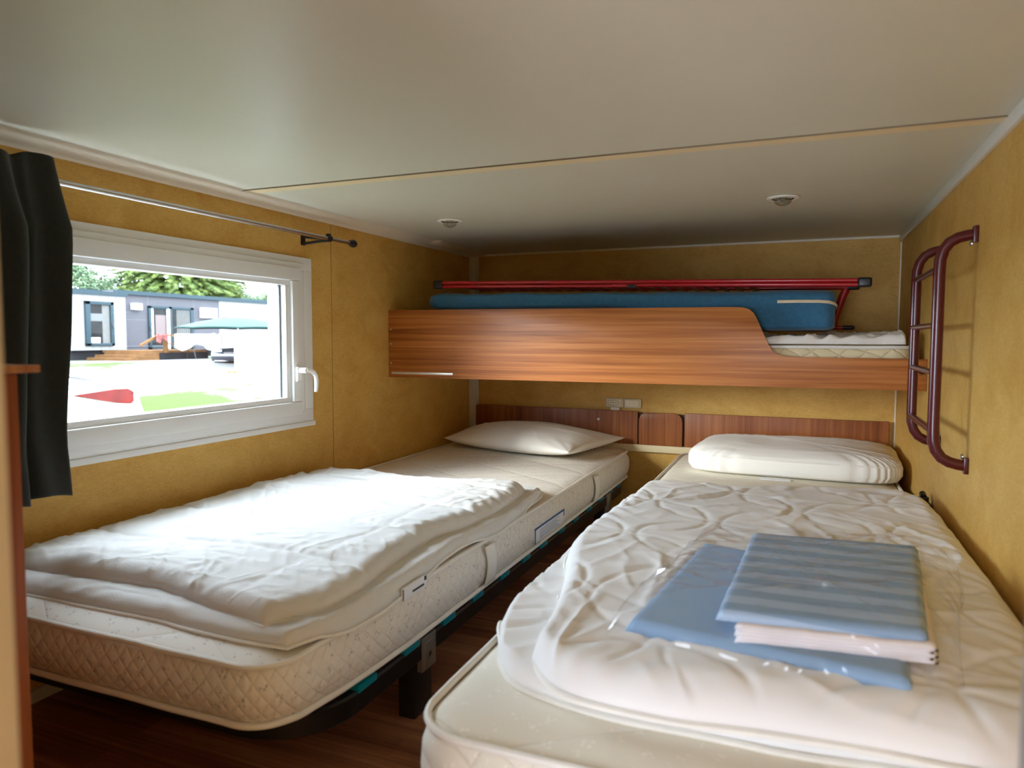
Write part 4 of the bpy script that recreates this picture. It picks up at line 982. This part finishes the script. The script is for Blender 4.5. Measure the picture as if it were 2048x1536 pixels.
lr = thing('drying_rack', 'white laundry hung over a drying rack on the deck', 'drying rack', (-13.75, 11.2, 0.37))
mb = MB()
def lfn(u, v): return (-13.78 + 0.03 * math.sin(u * 22) * (0.3 + v), 10.35 + 1.45 * u, 1.06 - (0.36 + 0.09 * math.sin(u * 9)) * v)
mb.grid(lfn, 60, 10); o = mb.build('laundry', LABELW, lr); sm = o.modifiers.new('solid', 'SOLIDIFY'); sm.thickness = 0.02
mb = MB(); mb.grid(lambda u, v: (-13.70 + 0.02 * math.sin(u * 12), 11.55 + 0.36 * u, 1.06 - 0.5 * v + 0.03 * math.sin(u * 8)), 20, 10); o = mb.build('laundry', LABELW, lr); sm = o.modifiers.new('solid', 'SOLIDIFY'); sm.thickness = 0.02
mb = MB(); mb.tube([(-13.8, 10.4, 1.07), (-13.8, 11.95, 1.07)], 0.012, 8)
for y in (10.9, 11.9): mb.tube([(-13.8, y, 1.07), (-13.95, y, 0.36)], 0.012, 8); mb.tube([(-13.8, y, 1.07), (-13.6, y, 0.36)], 0.012, 8)
mb.build('rack_frame', BLACKM, lr)
mb = MB(); mb.grid(lambda u, v: (-13.93 + 0.03 * math.sin(u * 9), 9.90 + 0.34 * u, 1.06 - (0.20 + 0.05 * math.sin(u * 7)) * v), 12, 6); o = mb.build('towel', PINKT, None); sm = o.modifiers.new('solid', 'SOLIDIFY'); sm.thickness = 0.02; recenter(o); tag(o, 'pink towel hung over the deck handrail', 'towel')

# umbrella
um = thing('garden_parasol', 'pale green garden parasol beside the deck', 'parasol', (-11.3, 10.04, 0.23))
mb = MB()
cxu, cyu, zu = -11.3, 10.04, 1.49
hubv = mb.bm.verts.new((cxu, cyu, zu)); rings = []
for (r, z) in ((0.47, 1.445), (0.95, 1.35), (1.44, 1.22), (1.45, 1.19)):
    rg = []
    for k in range(48):
        a = 2 * PI * k / 48; sc = 1 - 0.05 * abs(math.sin(a * 4)); rg.append(mb.bm.verts.new((cxu + r * sc * math.cos(a), cyu + r * sc * math.sin(a), z + 0.015 * abs(math.sin(a * 4)) * (r > 1.4))))
    rings.append(rg)
for k in range(48): mb.bm.faces.new((hubv, rings[0][k], rings[0][(k + 1) % 48]))
for A, B in zip(rings, rings[1:]):
    for k in range(48): mb.bm.faces.new((A[k], A[(k + 1) % 48], B[(k + 1) % 48], B[k]))
o = mb.build('canopy', UMB, um); sm = o.modifiers.new('solid', 'SOLIDIFY'); sm.thickness = 0.012
MB().tube([(cxu, cyu, 0.23), (cxu, cyu, 1.48)], 0.022, 10).build('pole', WHITEP, um)

# cars
def car(label, loc, body, mats, length=4.2, half=0.80, zs=1.0, rot=0.0):
    """side profile along local x (rear at +x), width along local y"""
    root = thing('car', label, 'car', loc); root.rotation_euler = (0, 0, 0)
    c, s = math.cos(rot), math.sin(rot)
    def T(x, y, z): return (loc[0] + c * x - s * y, loc[1] + s * x + c * y, loc[2] + z * zs)
    def loft(prof, ys):
        mb = MB(); rings = []
        for y, k, dz in ys:
            cxm = sum(q[0] for q in prof) / len(prof)
            rings.append([mb.bm.verts.new(T(cxm + (q[0] - cxm) * k, y, q[1] if q[1] < 0.5 else q[1] + dz * (q[1] - 0.5))) for q in prof])
        n = len(prof)
        for A, B in zip(rings, rings[1:]):
            for i in range(n): mb.bm.faces.new((A[i], A[(i + 1) % n], B[(i + 1) % n], B[i]))
        mb.bm.faces.new(rings[0][::-1]); mb.bm.faces.new(rings[-1])
        return mb
    return root, T, loft
# white car whose tail reaches into the view: rear towards +y
carw, T, loft = car('white car with a red tail lamp parked right outside the window', (-5.9, -0.27, -0.285), None, None, rot=PI / 2)
# local x = +y world ; local y = -x world. near side is local y = -0.85
body = [(-2.2, 0.14), (-2.3, 0.34), (-2.25, 0.50), (-1.3, 0.62), (0.3, 0.70), (1.2, 0.74), (1.80, 0.765), (2.02, 0.74), (2.11, 0.66), (2.15, 0.52), (2.19, 0.42), (2.20, 0.30), (2.14, 0.20), (1.9, 0.13)]
loft(body, [(-0.86, 0.97, 0), (-0.90, 0.985, 0), (-0.86, 1.0, 0), (-0.6, 1.012, 0.02), (0, 1.02, 0.03), (0.6, 1.012, 0.02), (0.86, 1.0, 0), (0.90, 0.985, 0), (0.86, 0.97, 0)]).build('car_body', CARW, carw, angle=60)
cabin = [(-1.2, 0.60), (-0.5, 0.90), (0.0, 0.96), (0.7, 0.96), (1.15, 0.90), (1.55, 0.81), (1.82, 0.755), (1.2, 0.70)]
loft(cabin, [(-0.80, 0.95, -0.3), (-0.70, 0.98, 0), (-0.4, 1.0, 0.03), (0.4, 1.0, 0.03), (0.70, 0.98, 0), (0.80, 0.95, -0.3)]).build('car_roof', CARW, carw, angle=60)
mb = MB(); mb.tube([T(0.86, -0.70, 0.945), T(1.20, -0.74, 0.885), T(1.50, -0.76, 0.83), T(1.76, -0.76, 0.775)], [0.008, 0.014, 0.014, 0.006], 8); mb.build('window_seal', BLACKP, carw)
mb = MB(); mb.tube([T(0.80, -0.70, 0.955), T(0.95, -0.71, 0.95), T(1.03, -0.72, 0.925)], [0.02, 0.035, 0.01], 10, ell=(0.5, 1.2)); mb.build('spoiler', CARG, carw)
lampP = [(1.33, 0.665), (1.55, 0.682), (1.80, 0.700), (1.98, 0.695), (2.085, 0.650), (2.125, 0.590), (2.12, 0.550), (2.02, 0.525), (1.85, 0.545), (1.60, 0.600)]
mb = MB(); A = []; B = []
for q in lampP:
    off = -0.905 + 0.10 * max(0, (q[0] - 1.9) / 0.25) ** 2
    A.append(mb.bm.verts.new(T(q[0], off - 0.012, q[1]))); B.append(mb.bm.verts.new(T(q[0] , off + 0.06, q[1])))
mb.bm.faces.new(A); mb.bm.faces.new(B[::-1])
for k in range(len(A)): mb.bm.faces.new((A[k], B[k], B[(k + 1) % len(A)], A[(k + 1) % len(A)]))
bmesh.ops.bevel(mb.bm, geom=[e for e in mb.bm.edges if e.verts[0] in A and e.verts[1] in A], offset=0.008, segments=2, affect='EDGES')
mb.build('tail_lamp', TAIL, carw, angle=40)
mb = MB(); mb.prism([(1.90, 0.19), (2.10, 0.24), (2.12, 0.29), (2.04, 0.25)], 0, 0.02, 'x')
for v in mb.bm.verts: v.co = Vector(T(v.co.y, -0.895 - v.co.x, v.co.z))
mb.build('rear_reflector', TAIL, carw)
for xx in (-1.5, 1.35):
    mb = MB(); c0 = T(xx, -0.80, 0.16); mb.lathe([(0.02, -0.09), (0.14, -0.09), (0.19, -0.07), (0.19, 0.07), (0.14, 0.09), (0.02, 0.09)], c0, 28, 'x'); mb.build('wheel', TYRE, carw)
    mb = MB(); c0 = T(xx, 0.80, 0.16); mb.lathe([(0.02, -0.09), (0.14, -0.09), (0.19, -0.07), (0.19, 0.07), (0.14, 0.09), (0.02, 0.09)], c0, 28, 'x'); mb.build('wheel', TYRE, carw)
# black car nose-on beside the deck (front towards +x)
carb, T, loft = car('black car facing the window beside the parasol', (-12.55, 12.35, 0.30), None, None, rot=math.radians(-60))
body = [(-2.0, 0.10), (-2.05, 0.4), (-1.9, 0.52), (0.6, 0.52), (1.5, 0.46), (1.78, 0.40), (1.88, 0.30), (1.90, 0.16), (1.86, 0.06), (1.6, 0.04)]
loft(body, [(-0.90, 0.90, 0), (-0.94, 0.95, 0), (-0.80, 0.99, 0), (-0.4, 1.0, 0), (0.4, 1.0, 0), (0.80, 0.99, 0), (0.94, 0.95, 0), (0.90, 0.90, 0)]).build('car_body', CARB, carb, angle=50)
cabin = [(-1.6, 0.5), (-1.3, 0.74), (-0.6, 0.80), (0.0, 0.78), (0.4, 0.66), (0.85, 0.50)]
loft(cabin, [(-0.78, 0.92, 0), (-0.70, 0.98, 0), (-0.4, 1.0, 0.02), (0.4, 1.0, 0.02), (0.70, 0.98, 0), (0.78, 0.92, 0)]).build('windscreen', plain('car_glass_green', (0.22, 0.30, 0.27), 0.1, var=0.05), carb, angle=50)
def fr_box(y0, y1, z0, z1, x=1.90, th=0.02):
    mb = MB(); mb.box(0, th, 0, 1, 0, 1)
    for v in mb.bm.verts: v.co = Vector(T(x + v.co.x - 0.09 * abs((y0 + (y1 - y0) * v.co.y) / 0.94) ** 2.5 * 1.0 - (0.10 if z0 > 0.33 else 0), y0 + (y1 - y0) * v.co.y, z0 + (z1 - z0) * v.co.z))
    return mb
fr_box(-0.62, 0.62, 0.235, 0.295).build('grille', plain('grille_mesh', (0.07, 0.06, 0.06), 0.5, var=0.8, vscale=25), carb, smooth=False)
fr_box(-0.30, 0.30, 0.155, 0.215, 1.905).build('number_plate', BOXW, carb, smooth=False)
fr_box(-0.60, 0.60, 0.225, 0.235, 1.906).build('chrome_strip', CHROME, carb, smooth=False)
fr_box(-0.90, -0.66, 0.30, 0.36, 1.90, 0.04).build('headlamp', plain('headlamp_clear', (0.35, 0.37, 0.4), 0.1, 0.4), carb, smooth=False)
fr_box(0.66, 0.90, 0.30, 0.36, 1.90, 0.04).build('headlamp', MATS['headlamp_clear'], carb, smooth=False)
fr_box(-0.85, 0.85, 0.06, 0.075, 1.906).build('chrome_strip', CHROME, carb, smooth=False)
for xx in (-1.2, 1.2):
    for yy in (-0.80, 0.80):
        mb = MB(); mb.lathe([(0.02, -0.09), (0.12, -0.09), (0.16, -0.07), (0.16, 0.07), (0.12, 0.09), (0.02, 0.09)], T(xx, yy, 0.13), 24, 'y'); mb.build('wheel', TYRE, carb)

# white service cabinet beside the road
bx = thing('utility_cabinet', 'white boxy cabinet standing beside the gravel road', 'cabinet', (-10.6, 9.6, 0.16))
MB().box(-10.68, -10.42, 9.25, 10.55, 0.165, 0.965, 0.01).build('cabinet_body', BOXW, bx)
MB().box(-10.42, -10.40, 9.33, 9.39, 0.62, 0.72, 0.003).build('latch', plain('latch_grey', (0.25, 0.22, 0.22), 0.5), bx)
mb = MB(); mb.lathe([(0.001, 0.012), (0.02, 0.010), (0.022, 0), (0.001, 0)], (-10.42, 10.28, 0.55), 12, 'x'); mb.build('lock', BLACKP, bx)
mb = MB(); mb.lathe([(0.001, 0.012), (0.02, 0.010), (0.022, 0), (0.001, 0)], (-10.42, 10.36, 0.30), 12, 'x'); mb.build('lock', BLACKP, bx)
# small heap of stones by the cabinet
mb = MB()
for k in range(9):
    cx_, cy_ = -10.3 + random.uniform(-.1, .1), 8.45 + k * 0.055; r_ = random.uniform(0.03, 0.07)
    bmesh.ops.create_icosphere(mb.bm, subdivisions=2, radius=r_, matrix=Matrix.Translation((cx_, cy_, gz(cx_) + r_ * 0.5)))
for v in mb.bm.verts: v.co += Vector((nz(v.co.x * 9, v.co.y * 9), nz(v.co.y * 9, v.co.z * 9), nz(v.co.z * 9, v.co.x * 9))) * 0.02
o = mb.build('leaf_litter', plain('litter_brown', (0.30, 0.12, 0.05), 0.9, var=0.4, vscale=30)); recenter(o); tag(o, 'reddish leaf litter at the foot of the white cabinet', 'leaf litter', kind='stuff')

# trees behind the home
def add_sprig(bm, p, d, l, wdt):
    """a small three-sided needle tuft"""
    d = d.normalized(); a = d.orthogonal().normalized(); b = d.cross(a)
    tip = bm.verts.new(p + d * l)
    th = random.uniform(0, PI)
    base = [bm.verts.new(p + (a * math.cos(th + k * 2.094) + b * math.sin(th + k * 2.094)) * wdt) for k in range(3)]
    for k in range(3): bm.faces.new((base[k], base[(k + 1) % 3], tip))
def spruce(x, y, z0, h, r, label, n_b=420, mat=SPRUCE, name='spruce_tree', grp='trees behind the mobile home', top_z=5.4):
    root = thing(name, label, 'tree', (x, y, z0), grp)
    MB().tube([(x, y, z0), (x, y, z0 + h * 0.95)], [0.20, 0.03], 10).build('trunk', BARK, root)
    mb = MB()
    for i in range(n_b):
        zz = z0 + 1.0 + (min(h, top_z - z0) - 1.0) * random.random()
        rr = r * (1 - (zz - z0) / (h * 1.15)) * random.uniform(0.75, 1.1); a = random.uniform(0, 2 * PI)
        dirv = Vector((math.cos(a), math.sin(a), 0))
        if dirv.x < -0.5: continue
        steps = int(rr / 0.07)
        for s in range(steps // 3, steps):
            t = s / steps
            p = Vector((x, y, zz)) + dirv * rr * t + Vector((0, 0, 0.10 * math.sin(t * 3) - 0.35 * t * t * rr * 0.4))
            for q in range(6):
                sd = dirv.cross(Vector((0, 0, 1))) * random.choice((-1, 1)) * random.uniform(0.3, 1) + dirv * random.uniform(0.2, 1) + Vector((0, 0, random.uniform(-0.5, 0.35)))
                add_sprig(mb.bm, p + Vector((random.uniform(-.05, .05), random.uniform(-.05, .05), random.uniform(-.04, .04))), sd, random.uniform(0.12, 0.27) * (1.2 - 0.5 * t), 0.022)
    mb.build('foliage', mat, root, smooth=False)
    return root
spruce(-27.0, 22.6, 0.4, 10.0, 4.7, 'large light green spruce behind the mobile home roof', 1500)
spruce(-28.5, 15.3, 0.4, 10.0, 2.6, 'darker spruce at the left behind the mobile home roof', 600)
def bush(x, y, z0, rx, rz, label, n=16000, mat=BUSH, name='leafy_bush'):
    root = thing(name, label, 'bush', (x, y, z0), 'leafy bushes behind the mobile home')
    MB().tube([(x, y, z0), (x, y, z0 + rz)], [0.08, 0.03], 8).build('stem', BARK, root)
    mb = MB()
    for i in range(n):
        a = random.uniform(0, 2 * PI); c = random.uniform(-0.6, 1); s = math.sqrt(max(0, 1 - c * c)); k = random.uniform(0.6, 1.0) * (1 + 0.35 * nz(a * 2, c * 3, x))
        p = Vector((x + rx * s * math.cos(a) * k, y + rx * s * math.sin(a) * k, z0 + rz * 1.2 + rz * c * k))
        if p.x < x - rx * 0.3: continue
        add_sprig(mb.bm, p, Vector((random.uniform(-1, 1), random.uniform(-1, 1), random.uniform(-0.6, 1))), random.uniform(0.07, 0.15), 0.03)
    mb.build('foliage', mat, root, smooth=False)
bush(-21.5, 22.6, 0.4, 1.3, 1.25, 'pale leafy bush at the right end of the mobile home roof')
bush(-21.3, 12.5, 0.4, 1.7, 1.5, 'grey green bush behind the white module of the mobile home')
